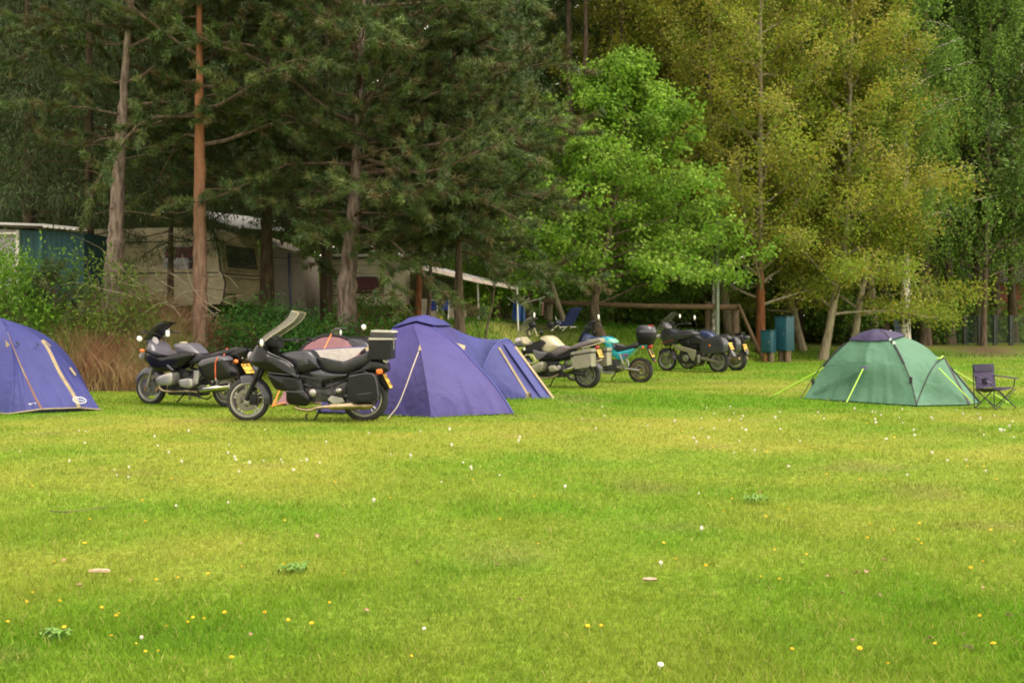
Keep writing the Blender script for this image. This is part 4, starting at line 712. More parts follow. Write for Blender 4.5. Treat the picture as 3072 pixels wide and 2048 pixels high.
b.tb('crash_bar', [[b.p3(q, .27) for q in ((322, 800), (410, 768), (482, 808), (502, 862), (412, 890), (330, 800))], [b.p3(q, -.27) for q in ((322, 800), (410, 768), (482, 808), (502, 862), (412, 890), (330, 800))], [b.p3((250, 700), .2), b.p3((400, 900), .26), b.p3((440, 1020), .25)]], .013, 'cream')
b.pl('fuel_tank', [(556, 532), (650, 500), (722, 532), (792, 602), (832, 652), (690, 752), (528, 700), (602, 622)], .15, 0, .10, .19, 'cream', p=2.4)
b.pl('seat', [(828, 642), (900, 667), (1012, 660), (1080, 612), (1272, 560), (1312, 600), (1162, 672), (1032, 692), (780, 802), (688, 752)], .13, 0, .09, .16, mat('grey_seat_vinyl', (.13, .11, .115), .5, bump=.2, bs=120), p=2.4)
b.pl('subframe_cover', [(700, 800), (860, 770), (1020, 700), (1010, 800), (870, 860), (730, 860)], .14, 0, .10, .13, 'black')
b.pl('luggage_rack', [(1250, 562), (1440, 532), (1462, 576), (1300, 612)], 0, 0, .10, .12, 'alu', sm=0, p=5); b.tb('rack_rail', [[b.p3((1150, 680), v), b.p3((1290, 640), v), b.p3((1470, 585), v)] for v in (.13, -.13)], .012, 'cream')
for q, r_ in (([(448, 935), (560, 872), (622, 882), (612, 1000), (500, 1022), (458, 990)], .13), ([(680, 942), (752, 920), (812, 990), (705, 1012)], .06)): b.pl('cylinder', q, .27, .22, r_ * .7, r_, 'alu', sm=3, p=3); b.pl('cylinder', q, .27, -.22, r_ * .7, r_, 'alu', sm=3, p=3)
b.mech(.40, 1.10, .20, .66, .16, 13, [(.55, .40, .05)]); b.exhaust([(450, 1000), (500, 1070), (640, 1100), (760, 1080), (830, 1040)], .020, .05, .16, 'brass', sil=((900, 1000), (1240, 880), 'chrome'))
b.bars(b.T((420, 530)), (470, 395), .36); b.mirror((478, 215), .36, .022, .05, b.p3((495, 350), .34)); b.mirror((592, 462), -.36, .05, .04, b.p3((560, 520), -.28), 'black')
MB().ellip(b.p3((455, 350), .38), (.08, .05, .07)).ellip(b.p3((455, 350), .38) + Vector((0, -.76, 0)), (.08, .05, .07)).build('hand_guard', M['black'], b.t, 50, True)
b.tb('bar_brace', [[b.p3((480, 390), .2), b.p3((455, 480), .1)], [b.p3((480, 390), .2), b.p3((525, 505), .1)], [b.p3((410, 440), .1), b.p3((420, 490), .08)]], .014, 'cream')
for sg in (1, -1):
    o = b.pl('pannier', [(1004, 792), (1292, 742), (1298, 938), (1036, 982)], .44, sg * .36, .105, .11, 'alu', sm=0, p=9)
    ld = b.pl('pannier_lid', [(1004, 742), (1200, 692), (1298, 682), (1300, 728), (1010, 776)], .44, sg * .36, .105, .112, 'alu', o, sm=0, p=9); b.pl('gasket', [(1004, 776), (1300, 728), (1300, 746), (1004, 796)], .44, sg * .36, .108, .113, 'black', o, sm=0, p=9)
    for q in ((1025, 790), (1050, 975), (1280, 945)): MB().box(b.p3(q, sg * .455), (.05, .06, .05), None, .012).build('pannier_corner', M['black'], o, 50, True)
    for q in ((1040, 745), (1190, 715)): MB().box(b.p3(q, sg * .46), (.04, .03, .035), None, .006).build('latch', M['alloy'], o, 50, True)
b.blob('tail_light', (1378, 662), 0, (.03, .08, .035), 'red'); b.plate((1392, 698), (1434, 808), 0, .19); b.tb('crash_loop', [b.p3((1350, 862), .05), b.p3((1420, 845), -.2), b.p3((1455, 805), -.3)], .012, 'cream')
b.pl('hugger', [(1330, 850), (1372, 890), (1432, 962), (1420, 1002), (1372, 958)], 0, 0, .07, .08, 'mgrey', sm=0, p=5); b.pl('mudguard', [(1290, 620), (1350, 650), (1400, 800), (1340, 800)], 0, 0, .08, .085, 'black', sm=0, p=6); b.frame([[(.5, .1, .35), (0, .10, .285)]], 'engine', .04, 'swing_arm'); b.frame([[(1.2, .1, .75), (.6, .14, .6), (.1, .12, .7), (-.2, .1, .75)]]); b.stand([(780, 1080), (735, 1150), (702, 1240)])
# --- 4: turquoise trail motorcycle with round top box
b = Bike('turquoise trail motorcycle with a rounded black top box', (1500 + 1985 / 4.704, 1146), 26, Z3)
Rw = .275; uf = 1.5; b.wheel(uf, Rw + .02, Rw + .02, .09, 'spoke'); b.wheel(0, Rw, Rw, .13, 'spoke', 'brass'); b.fender(uf, Rw + .02, Rw + .07, .065, 40, 150, 'turq'); b.fork((1.26, .85), (uf, Rw + .02), .09)
tk = b.pl('fuel_tank', [(1420, 512), (1535, 522), (1602, 600), (1582, 642), (1592, 692), (1652, 732), (1600, 762), (1500, 722), (1480, 642), (1440, 570)], .15, 0, .10, .185, 'turq', p=2.4)
b.pl('tank_stripe', [(1468, 592), (1560, 546), (1606, 600), (1492, 622)], .17, 0, .15, .186, 'mint', tk, sm=2); b.pl('tank_top', [(1415, 512), (1500, 505), (1562, 545), (1470, 585), (1440, 560)], .1, 0, .11, .15, 'navy', tk, sm=2)
sp = b.pl('side_panel', [(1508, 720), (1640, 732), (1882, 680), (1872, 722), (1780, 812), (1680, 852), (1602, 802)], .16, 0, .11, .16, 'turq', p=3); b.pl('decal', [(1690, 795), (1740, 765), (1812, 758), (1790, 790)], .16, .148, .006, .016, 'magenta', sp, sm=0)
b.pl('seat', [(1568, 622), (1602, 610), (1682, 652), (1800, 640), (1862, 612), (1962, 590), (1972, 642), (1862, 692), (1700, 727), (1622, 717)], .12, 0, .08, .15, 'seat', p=2.4); b.pl('seat_nose', [(1568, 620), (1602, 606), (1660, 645), (1610, 690), (1580, 660)], .12, 0, .10, .14, 'mgrey', sm=2)
c = b.p3((2065, 470), 0); tb_ = MB(); rows = []
for i in range(13):
    t = i / 12; z = -.235 + .25 * t; s_ = .70 + .30 * math.sin(min(1, t * 1.25) * math.pi / 2); rows.append([c + Vector((.21 * s_ * math.copysign(abs(math.cos(a)) ** .8, math.cos(a)), .23 * s_ * math.copysign(abs(math.sin(a)) ** .8, math.sin(a)), z)) for a in np.linspace(0, 2 * math.pi, 33)[:-1]])
tb_.grid(rows, True); tb_.f.append(tuple(range(32))); tbx = tb_.build('top_box', M['black'], b.t, 50, True); rows = []
for i in range(9): t = i / 8; s_ = math.cos(t * math.pi / 2) ** .45 if t < 1 else .02; rows.append([c + Vector((.215 * s_ * math.copysign(abs(math.cos(a)) ** .8, math.cos(a)), .235 * s_ * math.copysign(abs(math.sin(a)) ** .8, math.sin(a)), .02 + .16 * math.sin(t * math.pi / 2))) for a in np.linspace(0, 2 * math.pi, 33)[:-1]])
MB().grid(rows, True).build('top_box_lid', M['dgrey'], tbx, 50, True); MB().ellip(c + Vector((-.11, .05, .165)), (.07, .09, .012)).build('reflector', M['red'], tbx, 50, True)
b.pl('luggage_rack', [(1990, 580), (2110, 575), (2100, 600), (1990, 610)], 0, 0, .10, .11, 'black', sm=0, p=6); tl = b.pl('tail', [(1960, 652), (2002, 620), (2092, 610), (2082, 662), (2002, 672)], 0, 0, .06, .09, 'turq'); b.blob('tail_light', (2122, 645), 0, (.05, .075, .05), 'red', tl)
b.blob('turn_signal', (2016, 665), .15, (.03, .03, .03), 'orange'); b.blob('turn_signal', (2150, 612), -.15, (.03, .03, .03), 'orange'); b.plate((2118, 696), (2166, 800), 0, .17); b.pl('mudguard', [(2080, 660), (2120, 690), (2200, 872), (2175, 870), (2120, 780)], 0, 0, .06, .065, 'dgrey', sm=0, p=6); b.blob('reflector', (2192, 858), 0, (.012, .03, .02), 'red')
b.screen([(1110, 580), (1170, 450), (1240, 330), (1300, 288), (1345, 290)], .17, 'smoke', .08); b.pl('nose_fairing', [(1100, 590), (1160, 470), (1240, 480), (1300, 520), (1420, 520), (1400, 600), (1250, 640), (1150, 640)], .1, 0, .09, .16, 'navy'); b.bars(b.T((1330, 470)), (1390, 368), .35, vq=-.35); b.mirror((1386, 240), -.34, .032, .055, b.p3((1400, 370), -.30)); b.mirror((1386, 240), .34, .032, .055, b.p3((1400, 370), .30))
b.mech(.45, 1.12, .24, .68, .15, 17, [(.7, .42, .06)]); b.frame([[(.42, .16, .62), (.34, .15, .42), (.32, .12, .30)]], 'alloy', .02); b.frame([[(.5, .09, .34), (0, .09, .275)]], 'alloy', .03, 'swing_arm'); b.exhaust([(1450, 1010), (1560, 1030), (1700, 1000), (1800, 950)], .018, .045, -.14, 'brass', sil=((1840, 940), (2050, 925), 'black')); b.pl('skid_plate', [(1430, 1000), (1590, 1015), (1590, 1045), (1440, 1042)], .1, 0, .09, .10, 'alloy', sm=0, p=5)
b.tb('pillion_bracket', [[b.p3((1720, 850), .14), b.p3((1790, 840), .16), b.p3((1750, 920), .16), b.p3((1690, 930), .15)]], .012, 'alloy'); b.stand([(1640, 1000), (1610, 1060), (1570, 1105)])
# --- 5: dark grey tourer with hard panniers (crop 1900,880 x4.523)
Z5 = (1900, 880, 4.523); b = Bike('dark grey tourer with rounded hard panniers and a silver frame', (1900 + 1160 / 4.523, 1117), 40, Z5); b5 = b
Rw = .28; uf = 1.5; b.wheel(uf, Rw, Rw, .11); b.wheel(0, Rw, Rw, .14); b.fender(uf, Rw, Rw + .04, .075, 40, 175, 'dgrey'); b.fork((1.26, .8), (uf, Rw), .10)
ns = lambda u, z: 1 - .5 * max(0, min(1, (u - 1.3) / .4))
fa = b.pl('fairing', [(335, 600), (342, 520), (400, 482), (482, 472), (600, 512), (722, 492), (802, 522), (812, 562), (702, 612), (562, 642), (522, 690), (402, 722), (368, 672)], .2, 0, .13, .22, 'dgrey', wf=ns); strip(b, 'stripe', [(372, 685), (450, 662), (535, 628)], .215, .016, 'maroon', parent=fa)
b.screen([(335, 525), (350, 455), (410, 365), (527, 258)], .19, 'clear', .09); b.pl('dashboard', [(400, 470), (430, 390), (480, 420), (500, 480)], 0, 0, .10, .14, 'mgrey', sm=2)
b.pl('fuel_tank', [(560, 532), (642, 506), (742, 495), (802, 532), (808, 572), (742, 592), (602, 622)], .14, 0, .12, .19, 'mgrey'); b.pl('seat', [(740, 592), (812, 562), (832, 612), (902, 642), (1000, 600), (1180, 560), (1250, 560), (1200, 620), (980, 690), (762, 692)], .12, 0, .09, .16, 'seat'); b.pl('side_panel', [(592, 642), (742, 592), (762, 692), (860, 700), (830, 760), (640, 700)], .16, 0, .12, .17, 'black')
b.pl('frame_beam', [(528, 692), (592, 702), (832, 762), (852, 792), (834, 912), (800, 900), (782, 812), (602, 762)], .2, .20, .02, .03, 'alu', sm=2, p=4); b.pl('frame_beam', [(528, 692), (592, 702), (832, 762), (852, 792), (834, 912), (800, 900), (782, 812), (602, 762)], .2, -.20, .02, .03, 'alu', sm=2, p=4)
b.mech(.42, 1.15, .20, .62, .17, 21, [(.86, .36, .09), (.5, .4, .05)]); b.frame([[(.5, .1, .36), (.25, .12, .33), (0, .12, .28)]], 'alu', .04, 'swing_arm'); b.frame([[(.9, .1, .6), (.3, .12, .7), (-.15, .1, .78)]])
for sg in (1, -1):
    o = b.pl('pannier', [(912, 692), (938, 622), (1060, 592), (1192, 592), (1232, 662), (1230, 762), (1200, 802), (962, 822), (918, 782)], .42, sg * .33, .10, .135, 'dgrey', p=5, sm=3)
    b.pl('pannier_band', [(1206, 606), (1216, 606), (1244, 664), (1242, 766), (1214, 800), (1232, 760), (1234, 664)], .36, sg * .33, .085, .10, 'maroon', o, sm=0, p=6)
    if sg > 0: b.blob('badge', (1035, 705), .465, (.025, .006, .025), 'orange', o)
tl = b.pl('tail', [(1180, 560), (1300, 570), (1320, 620), (1240, 660), (1160, 620)], 0, 0, .08, .11, 'dgrey'); b.blob('tail_light', (1285, 600), 0, (.04, .09, .03), 'red', tl); b.blob('turn_signal', (1275, 690), .12, (.03, .03, .025), 'cream'); b.plate((1313, 668), (1348, 758), 0, .18); b.pl('mudguard', [(1290, 660), (1330, 760), (1385, 850), (1350, 850), (1280, 720)], 0, 0, .05, .055, 'mgrey', sm=0, p=6)
b.bars(b.T((560, 480)), (640, 408), .34, vq=0); b.mirror((628, 310), -.22, .032, .055, b.p3((690, 400), -.20)); b.mirror((515, 385), .36, .03, .04, b.p3((480, 440), .26), 'black'); b.blob('headlight', (350, 580), 0, (.05, .13, .06), 'gauge'); b.exhaust([(700, 960), (830, 985), (960, 960)], .022, .05, -.16, 'brass', sil=((1000, 950), (1200, 850), 'dgrey')); b.stand([(800, 970), (780, 1010), (770, 1030)]); b.pl('footrest_plate', [(870, 850), (905, 850), (910, 930), (870, 950)], .2, .2, .012, .015, 'alloy', sm=0, p=6)
# --- 6 and 7: naked motorcycles mostly hidden behind the others, built from plain side outlines
def naked(label, rear, th, zoom, col, tall=False, lamp=True):
    b = Bike(label, rear, th, zoom); Rw = .30; b.wheel(1.45, Rw, Rw, .10); b.wheel(0, Rw, Rw, .14); b.fender(1.45, Rw, Rw + .04, .07, 40, 170, col); b.fork((1.18, .92), (1.45, Rw), .09)
    q = lambda nm, pts, vc, w0, w1, m, **k: MB().pillow(pts, vc, w0, w1, **k).build(nm, M[m], b.t, 50, True)
    q('fuel_tank', [(1.12, .98), (.95, 1.04), (.72, .98), (.58, .84), (.62, .76), (.95, .76), (1.10, .84)], 0, .10, .17, col); q('seat', [(.62, .84), (.45, .80), (.2, .86), (-.2, .92), (-.22, .86), (.1, .78), (.5, .74)], 0, .09, .15, 'seat'); q('tail', [(.1, .80), (-.25, .92), (-.36, .90), (-.32, .80), (-.1, .74)], 0, .07, .10, 'dgrey'); q('side_panel', [(.58, .74), (.2, .78), (.1, .68), (.35, .58), (.55, .62)], 0, .10, .14, col)
    b.mech(.40, 1.08, .22, .72, .17, int(rear[0]), [(.7, .42, .07)]); b.frame([[(.45, .09, .36), (0, .10, .30)]], 'alloy', .032, 'swing_arm'); b.frame([[(1.15, .06, .85), (1.0, .12, .35), (.5, .14, .28)], [(1.1, .1, .75), (.5, .13, .68), (-.25, .1, .78)]])
    h = MB().ellip((1.24, 0, .88), (.10, .09, .09)).build('headlight', M['chrome'], b.t, 50, True); mb = MB()
    for sg in (1, -1): mb.tube(spline([Vector((1.12, 0, 1.0)), Vector((1.08, sg * .14, 1.06)), Vector((.98, sg * .36, 1.05))], 4), .011, 8)
    hb = mb.build('handlebar', M['black'], b.t, 50, True); MB().tube([(.98, .36, 1.05), (.92, .47, 1.04)], .017).tube([(.98, -.36, 1.05), (.92, -.47, 1.04)], .017).build('grip', M['tyre'], hb, 50, True)
    b.frame([[(.9, .16, .30), (.4, .18, .26), (-.2, .2, .34)]], 'brass', .035, 'exhaust'); b.tb('side_stand', [Vector((.55, .14, .25)), Vector((.5, .25, .0))], .012, 'black'); return b
b = naked('dark motorcycle with a pale tail lamp, farthest and rightmost, half hidden behind the grey tourer', (1900 + 1400 / 4.523, 1111), 41, Z5, 'navy')
MB().ellip(b.p3((1512, 620), 0), (.03, .10, .06)).build('tail_light', M['white'], b.t, 50, True); b.plate((1506, 688), (1540, 784), 0, .18); b.pl('luggage_rack', [(1385, 545), (1488, 528), (1490, 545), (1400, 562)], 0, 0, .09, .10, 'black', sm=0, p=6); b.pl('rear_cowl', [(1400, 560), (1480, 560), (1505, 640), (1460, 660), (1415, 640)], 0, 0, .06, .09, 'dgrey'); b.pl('mudguard', [(1440, 640), (1500, 680), (1560, 820), (1535, 825), (1470, 720)], 0, 0, .06, .065, 'dgrey', sm=0, p=6); b.mirror((828, 330), -.30, .034, .06, b.p3((860, 430), -.3)); b.mirror((828, 330), .30, .034, .06, b.p3((860, 430), .3)); MB().ellip(b.p3((935, 540), .05), (.06, .05, .02)).build('tank_cap', M['cream'], b.t, 50, True)
b = naked('motorcycle hidden behind the pink tent with only its mirror and small screen showing', (640 + 2250 / 3.92, 1190), 20, (640, 900, 3.92), 'dgrey')
b.mirror((1765, 318), -.34, .062, .05, b.p3((1690, 370), -.28)); b.screen([(1380, 420), (1420, 345), (1450, 325), (1500, 322)], .17, 'clear', .06); b.mirror((1492, 385), .34, .02, .05, b.p3((1540, 420), .3))
# ---------------------------------------------------------------- tents
BLU = fabric('violet_blue_flysheet', (.056, .046, .19), .12); BLU2 = fabric('violet_blue_cap', (.05, .052, .21), .12); DBL = fabric('dark_blue_groundsheet', (.02, .025, .07), .0); PORCH = fabric('lighter_blue_porch', (.058, .062, .235), .2)
CRM = mat('cream_webbing', (.30, .235, .135), .7, var=.12); BRN = mat('brown_zip', (.16, .08, .06), .6); PNK = fabric('dusky_pink_cloth', (.27, .135, .155), .2); CRF = fabric('cream_cloth', (.42, .34, .24), .2); SIL = fabric('crumpled_silver_lining', (.33, .30, .28), .1, .9, 9)
GRE = fabric('sea_green_flysheet', (.092, .215, .14), .2); PUR = fabric('purple_cap', (.042, .033, .09), .12); BLK = mat('black_tape', (.012, .012, .018), .6); LIME = mat('lime_guy_cord', (.36, .62, .05), .5); ORC = mat('orange_guy_cord', (.80, .26, .07), .6); ROPE = mat('pale_guy_cord', (.45, .39, .31), .7)
def sag_panel(a, b, ctr, k=7, sag=.035):
    k = 28; n_ = len(a)
    """cloth stretched between two curves, pulled a little inward"""
    rows = []
    for i_, (p, q) in enumerate(zip(a, b)):
        w_ = (p - q).length; r = []; ed = (i_ / (n_ - 1)) ** 2.5
        for i in range(k + 1):
            t = i / k; m = p.lerp(q, t); c = Vector((ctr.x, ctr.y, m.z)); d = c - m; d = d.normalized() if d.length > 1e-6 else Vector(); rip = .010 * ed * (math.sin(23 * t + 3 * m.x) + .6 * math.sin(41 * t + 2)) + .006 * math.sin(9 * t + 11 * m.z + m.x); rip *= min(1, 6 * t * (1 - t)); r.append(m + d * (sag * w_ * 4 * t * (1 - t) + rip))
        rows.append(r)
    return rows
def arcspine(A, B, bulge=.28, n=15):
    """tent pole arc from apex A to the foot B"""
    r = []
    for i in range(n):
        t = i / (n - 1); m = A.lerp(B, t); h = Vector((B.x - A.x, B.y - A.y, 0)); out_ = math.sin(math.pi * t) * bulge; r.append(m + h.normalized() * out_ * .75 + Vector((0, 0, out_)))
    return r
def cord(nm, a, b, m, par, r=.006, slack=.0):
    L = (b - a).length; return MB().tube([a.lerp(b, t) - Vector((0, 0, slack * 4 * t * (1 - t))) for t in np.linspace(0, 1, 9)], r, 6).build(nm, m, par)
def tape(nm, pts, wd, m, par, out_, th=.004):
    """flat tape lying on cloth, pushed out along out_"""
    p = spline(pts, 4); d = Vector(out_).normalized() * .012; rows = []
    for i, q in enumerate(p):
        t = (p[min(i + 1, len(p) - 1)] - p[max(i - 1, 0)]).normalized(); sd = t.cross(d).normalized(); rows.append([q + d + sd * wd / 2, q + d - sd * wd / 2])
    return MB().sheet(rows, th).build(nm, m, par)
def peg(par, at, d=(0, -.3, 1)): return MB().tube([Vector(at) + Vector((0, 0, -.05)), Vector(at) + Vector((0, 0, .03))], .005, 6).build('peg', M['alloy'], par)
# purple dome tent with porch (crop 1080,900 x3.79)
z3 = lambda x, y, Y: P(1080 + x / 3.79, 900 + y / 3.79, Y)
g0 = lambda x, y: Vector((x, y, gz(x, y) + .05))
T = thing('dome_tent', 'large violet blue dome tent with porch behind the black touring motorcycle', 'tent', (-1.0, 16.8, 0), 'tents pitched on the field')
A = z3(740, 216, 16.9); ctr = Vector((-1.2, 16.8, 0))
Lf, Ff, Rf_ = g0(-2.80, 15.35), z3(810, 1335, 14.74), z3(1740, 1288, 15.1)
spL = resample(spline([A, z3(520, 262, 16.5), z3(360, 345, 16.2), z3(200, 480, 16.0), z3(20, 660, 15.8), z3(-200, 890, 15.6), Lf], 5), 17)
spF = resample(spline([A, z3(640, 262, 16.3), z3(612, 305, 15.95), z3(662, 440, 15.55), z3(695, 600, 15.25), z3(735, 820, 15.0), z3(775, 1070, 14.83), Ff], 5), 17)
spR = resample(spline([A, z3(830, 300, 16.35), z3(900, 365, 16.1), z3(1080, 482, 15.85), z3(1290, 702, 15.6), z3(1450, 872, 15.42), z3(1600, 1062, 15.26), Rf_], 5), 17)
RB, LB, BB = g0(-.40, 18.75), g0(-2.15, 18.2), g0(-1.0, 18.9)
spRB = resample(spline([A, z3(980, 288, 17.3), z3(1090, 335, 17.6), z3(1200, 420, 17.9), z3(1350, 640, 18.3), RB], 5), 17); spB, spLB = arcspine(A, BB, .25, 17), arcspine(A, LB, .25, 17)
sh = MB()
for a_, b_, s_ in ((spL, spF, .05), (spF, spR, .045), (spR, spRB, .02), (spRB, spB, .03), (spB, spLB, .03), (spLB, spL, .03)): sh.grid(sag_panel(a_, b_, ctr, 9, s_))
sh.build('flysheet', BLU, T, 50)
# vent cap over the top
rows = []
for sp_ in (spL, spF, spR, spRB, spB, spLB, spL): rows.append(sp_)
cap = MB(); ln = [0.0, .34, .66, 1.0]
def upto(sp_, d):
    acc = 0
    for a_, b_ in zip(sp_, sp_[1:]):
        l_ = (b_ - a_).length
        if acc + l_ >= d: return a_.lerp(b_, (d - acc) / l_)
        acc += l_
caps = [[upto(s_, max(d, .001)) + Vector((0, 0, .035 + .03 * (d < .5))) for d in np.linspace(.0, dd, 7)] for s_, dd in ((spL, .82), (spF, .62), (spR, .66), (spRB, .70), (spB, .6), (spLB, .7), (spL, .82))]
cr_ = []
for a_, b_ in zip(caps, caps[1:]):
    for k in range(5): cr_.append([p.lerp(q, k / 5) for p, q in zip(a_, b_)])
cr_.append(caps[-1]); cap.sheet(cr_, .006).build('vent_cap', BLU2, T, 60)
for nm, s_ in (('pole_sleeve', spL), ('pole_sleeve', spR)): MB().tube([p + (p - Vector((ctr.x, ctr.y, p.z))).normalized() * .006 for p in s_[2:]], .012, 6).build(nm, mat('sleeve_blue', (.05, .055, .26), .6) if nm else 0, T)
MB().tube([p + (p - Vector((ctr.x, ctr.y, p.z))).normalized() * .002 for p in spF[3:]], .007, 6).build('seam', BLU, T)
MB().grid([[p + Vector((0, .03, 0)) for p in (Lf.lerp(Ff, t) for t in np.linspace(0, 1, 9))] + [p + Vector((0, .03, 0)) for p in (Ff.lerp(Rf_, t) for t in np.linspace(.1, 1, 9))], [Vector((p.x, p.y + .06, gz(p.x, p.y) - .03)) for p in (Lf.lerp(Ff, t) for t in np.linspace(0, 1, 9))] + [Vector((p.x, p.y + .06, gz(p.x, p.y) - .03)) for p in (Ff.lerp(Rf_, t) for t in np.linspace(.1, 1, 9))]]).build('groundsheet', DBL, T)
tri_ = lambda nm, pts, m, par: MB().prism(pts, (0, -1, .3), .006).build(nm, m, par)
o_ = Vector((0, -.03, .01)); tri_('guy_patch', [z3(683, 512, 15.40) + o_, z3(662, 575, 15.30) + o_, z3(703, 583, 15.28) + o_], CRM, T); tri_('guy_patch', [z3(1075, 488, 15.86) + o_, z3(1200, 525, 16.0) + o_, z3(1188, 575, 15.8) + o_], CRM, T)
gy = MB().tube(spline([z3(668, 580, 15.27), z3(600, 760, 14.95), z3(510, 1010, 14.7), z3(425, 1205, 14.55), z3(310, 1352, 14.42)], 5), .007, 6).build('guy_line', ROPE, T); peg(T, G(1080 + 310 / 3.79, 1257))
for q in ((1800, 1330), (1760, 1330)): cord('guy_line', Rf_, G(1080 + q[0] / 3.79, 900 + q[1] / 3.79), BLK, T, .004)
# porch
hoop = [g0(-.52, 17.75), z3(1385, 850, 17.85), z3(1415, 735, 17.95), z3(1475, 600, 18.1), z3(1555, 495, 18.3), z3(1650, 442, 18.5), z3(1720, 475, 18.75), z3(1775, 560, 18.9), g0(.10, 19.15) + Vector((0, 0, .5)), g0(.25, 19.25)]
hoop = resample(spline(hoop, 5), 21); c0 = resample([spR[i] for i in range(16, 1, -1)] + [spRB[i] for i in range(2, 17)], 21)
NC, TP = z3(1945, 1136, 17.85) , z3(2212, 1138, 18.0)
def c2(i):
    t = i / 20; k = max(0, min(1, (t - .40) / .20)); return NC.lerp(TP, k)
po = MB(); rows = []
for i in range(21):
    a_, b_ = c0[i], hoop[i]; r = []
    for k in range(8): t = k / 7; m = a_.lerp(b_, t); r.append(m - Vector((0, 0, .10 * math.sin(math.pi * t) * (1 - abs(i / 10 - 1)))))
    rows.append(r)
po.grid(rows); po.grid([[hoop[i].lerp(c2(i), t) + Vector((0, .05 * math.sin(math.pi * t) * (.35 < i / 20 < .65), 0)) for t in np.linspace(0, 1, 10)] for i in range(21)]); po.build('porch', PORCH, T, 45)
MB().tube([p + Vector((.0, -.004, .004)) for p in hoop], .013, 8).build('porch_hoop', mat('hoop_sleeve', (.06, .08, .33), .5), T)
zo = (.25, -1, .35); tape('zip', [hoop[8].lerp(NC, t) for t in np.linspace(.07, .97, 8)], .035, CRM, T, zo); tape('door_band', [hoop[12].lerp(TP, t) for t in np.linspace(.08, 1.0, 8)], .055, CRM, T, (.9, -1, .5))
d0, d1, d2, d3 = hoop[9].lerp(NC, .12), hoop[11].lerp(TP, .12), NC.lerp(TP, .9), NC.lerp(TP, .12)
MB().sheet([[hoop[9].lerp(c2(10), t).lerp(hoop[11].lerp(c2(11), t), s_) + Vector((.004, -.012 - .008 * math.sin(9 * t + 4 * s_), .006)) for s_ in np.linspace(0, 1, 5)] for t in np.linspace(.06, .97, 14)], .003).build('door_panel', fabric('door_blue', (.072, .08, .27), .2, .6, 6), T)
tri_('corner_patch', [NC + Vector((-.02, -.03, .16)), NC + Vector((-.13, -.03, .0)), NC + Vector((.02, -.03, .0))], CRM, T)
MB().tube([NC + Vector((-.02, -.04, .12)), NC + Vector((.0, -.05, .06))], .012, 6).build('toggle', BLK, T)
# silvery door flap folded out at the far side, seen over the motorcycle seat (crop 640,900 x3.92)
z2 = lambda x, y, Y: P(640 + x / 3.92, 900 + y / 3.92, Y)
fl_ = []
for i in range(9):
    t = i / 8; a_ = z2(1150, 590, 16.1).lerp(z2(1790, 548, 15.9), t); b_ = spline([z2(1180, 640, 15.9), z2(1330, 745, 15.7), z2(1560, 720, 15.6), z2(1700, 640, 15.7)], 8); fl_.append([a_.lerp(b_[int(t * 24)], s_) + Vector((0, .03 * math.sin(5 * s_ + 7 * t), 0)) for s_ in np.linspace(0, 1, 8)])
FLP = MB().sheet(fl_, .005).build('door_flap', SIL, T); MB().tube([r[0] for r in fl_], .012, 6).build('flap_edge', BLU2, FLP)
MB().prism([z2(1785, 560, 15.85), z2(1850, 530, 15.85), z2(1850, 590, 15.8), z2(1800, 600, 15.8)], (0, -1, 0), .006).build('flap_corner', CRM, FLP)
# left blue tent, cut by the frame (crop 0,940 x4.9)
z4 = lambda x, y, Y: P(x / 4.9, 940 + y / 4.9, Y)
T = thing('dome_tent', 'blue dome tent with cream zip bands, cut off by the left picture edge', 'tent', (-7.6, 16.3, 0), 'tents pitched on the field')
A = z4(-60, 62, 16.7); ctr = Vector((-8.2, 16.8, 0)); N = 17; rs = lambda q: resample(spline(q, 5), N)
sF = rs([A, z4(10, 100, 16.4), z4(85, 220, 16.1), z4(140, 370, 15.85), z4(180, 560, 15.65), z4(195, 780, 15.5), z4(180, 1050, 15.35), z4(140, 1380, 15.22), z4(120, 1475, 15.19)])
s1_ = rs([A, z4(30, 85, 16.5), z4(90, 200, 16.3), z4(150, 405, 16.0), z4(300, 760, 15.75), z4(480, 1150, 15.55), z4(612, 1405, 15.42)])
s2_ = rs([A, z4(80, 85, 16.6), z4(380, 230, 16.45), z4(655, 440, 16.25), z4(880, 870, 16.0), z4(1080, 1195, 15.85), z4(1165, 1385, 15.75)])
sR = rs([A, z4(100, 108, 16.8), z4(250, 143, 16.8), z4(400, 212, 16.75), z4(560, 312, 16.7), z4(700, 428, 16.6), z4(850, 565, 16.5), z4(985, 720, 16.4), z4(1120, 900, 16.3), z4(1285, 1120, 16.15), z4(1400, 1305, 16.05), z4(1475, 1412, 15.98)])
fb = [g0(-7.1, 18.0), g0(-8.2, 18.4), g0(-9.8, 17.6), g0(-9.6, 15.7), g0(-8.3, 15.3)]; sb = [arcspine(A, q, .25, N) for q in fb]
m = MB(); ring_ = [sF, s1_, s2_, sR] + sb + [sF]
for a_, b_ in zip(ring_, ring_[1:]): m.grid(sag_panel(a_, b_, ctr, 8, .015 if b_ is s2_ else .03))
m.build('flysheet', fabric('blue_flysheet', (.038, .043, .185), .1), T, 50)
z5_ = (.3, -1, .25); tape('zip', s1_[6:], .03, BRN, T, z5_); tape('zip', s1_[5:13], .012, CRM, T, (.3, -1, .3)); tape('zip_band', s2_[7:], .045, CRM, T, z5_)
MB().tube([sb[4][-1].lerp(sF[-1], t) for t in np.linspace(0, 1, 5)] + [s1_[-1], s2_[-1], sR[-1], z4(1500, 1430, 15.9)], .011, 6).build('hem_piping', CRM, T)
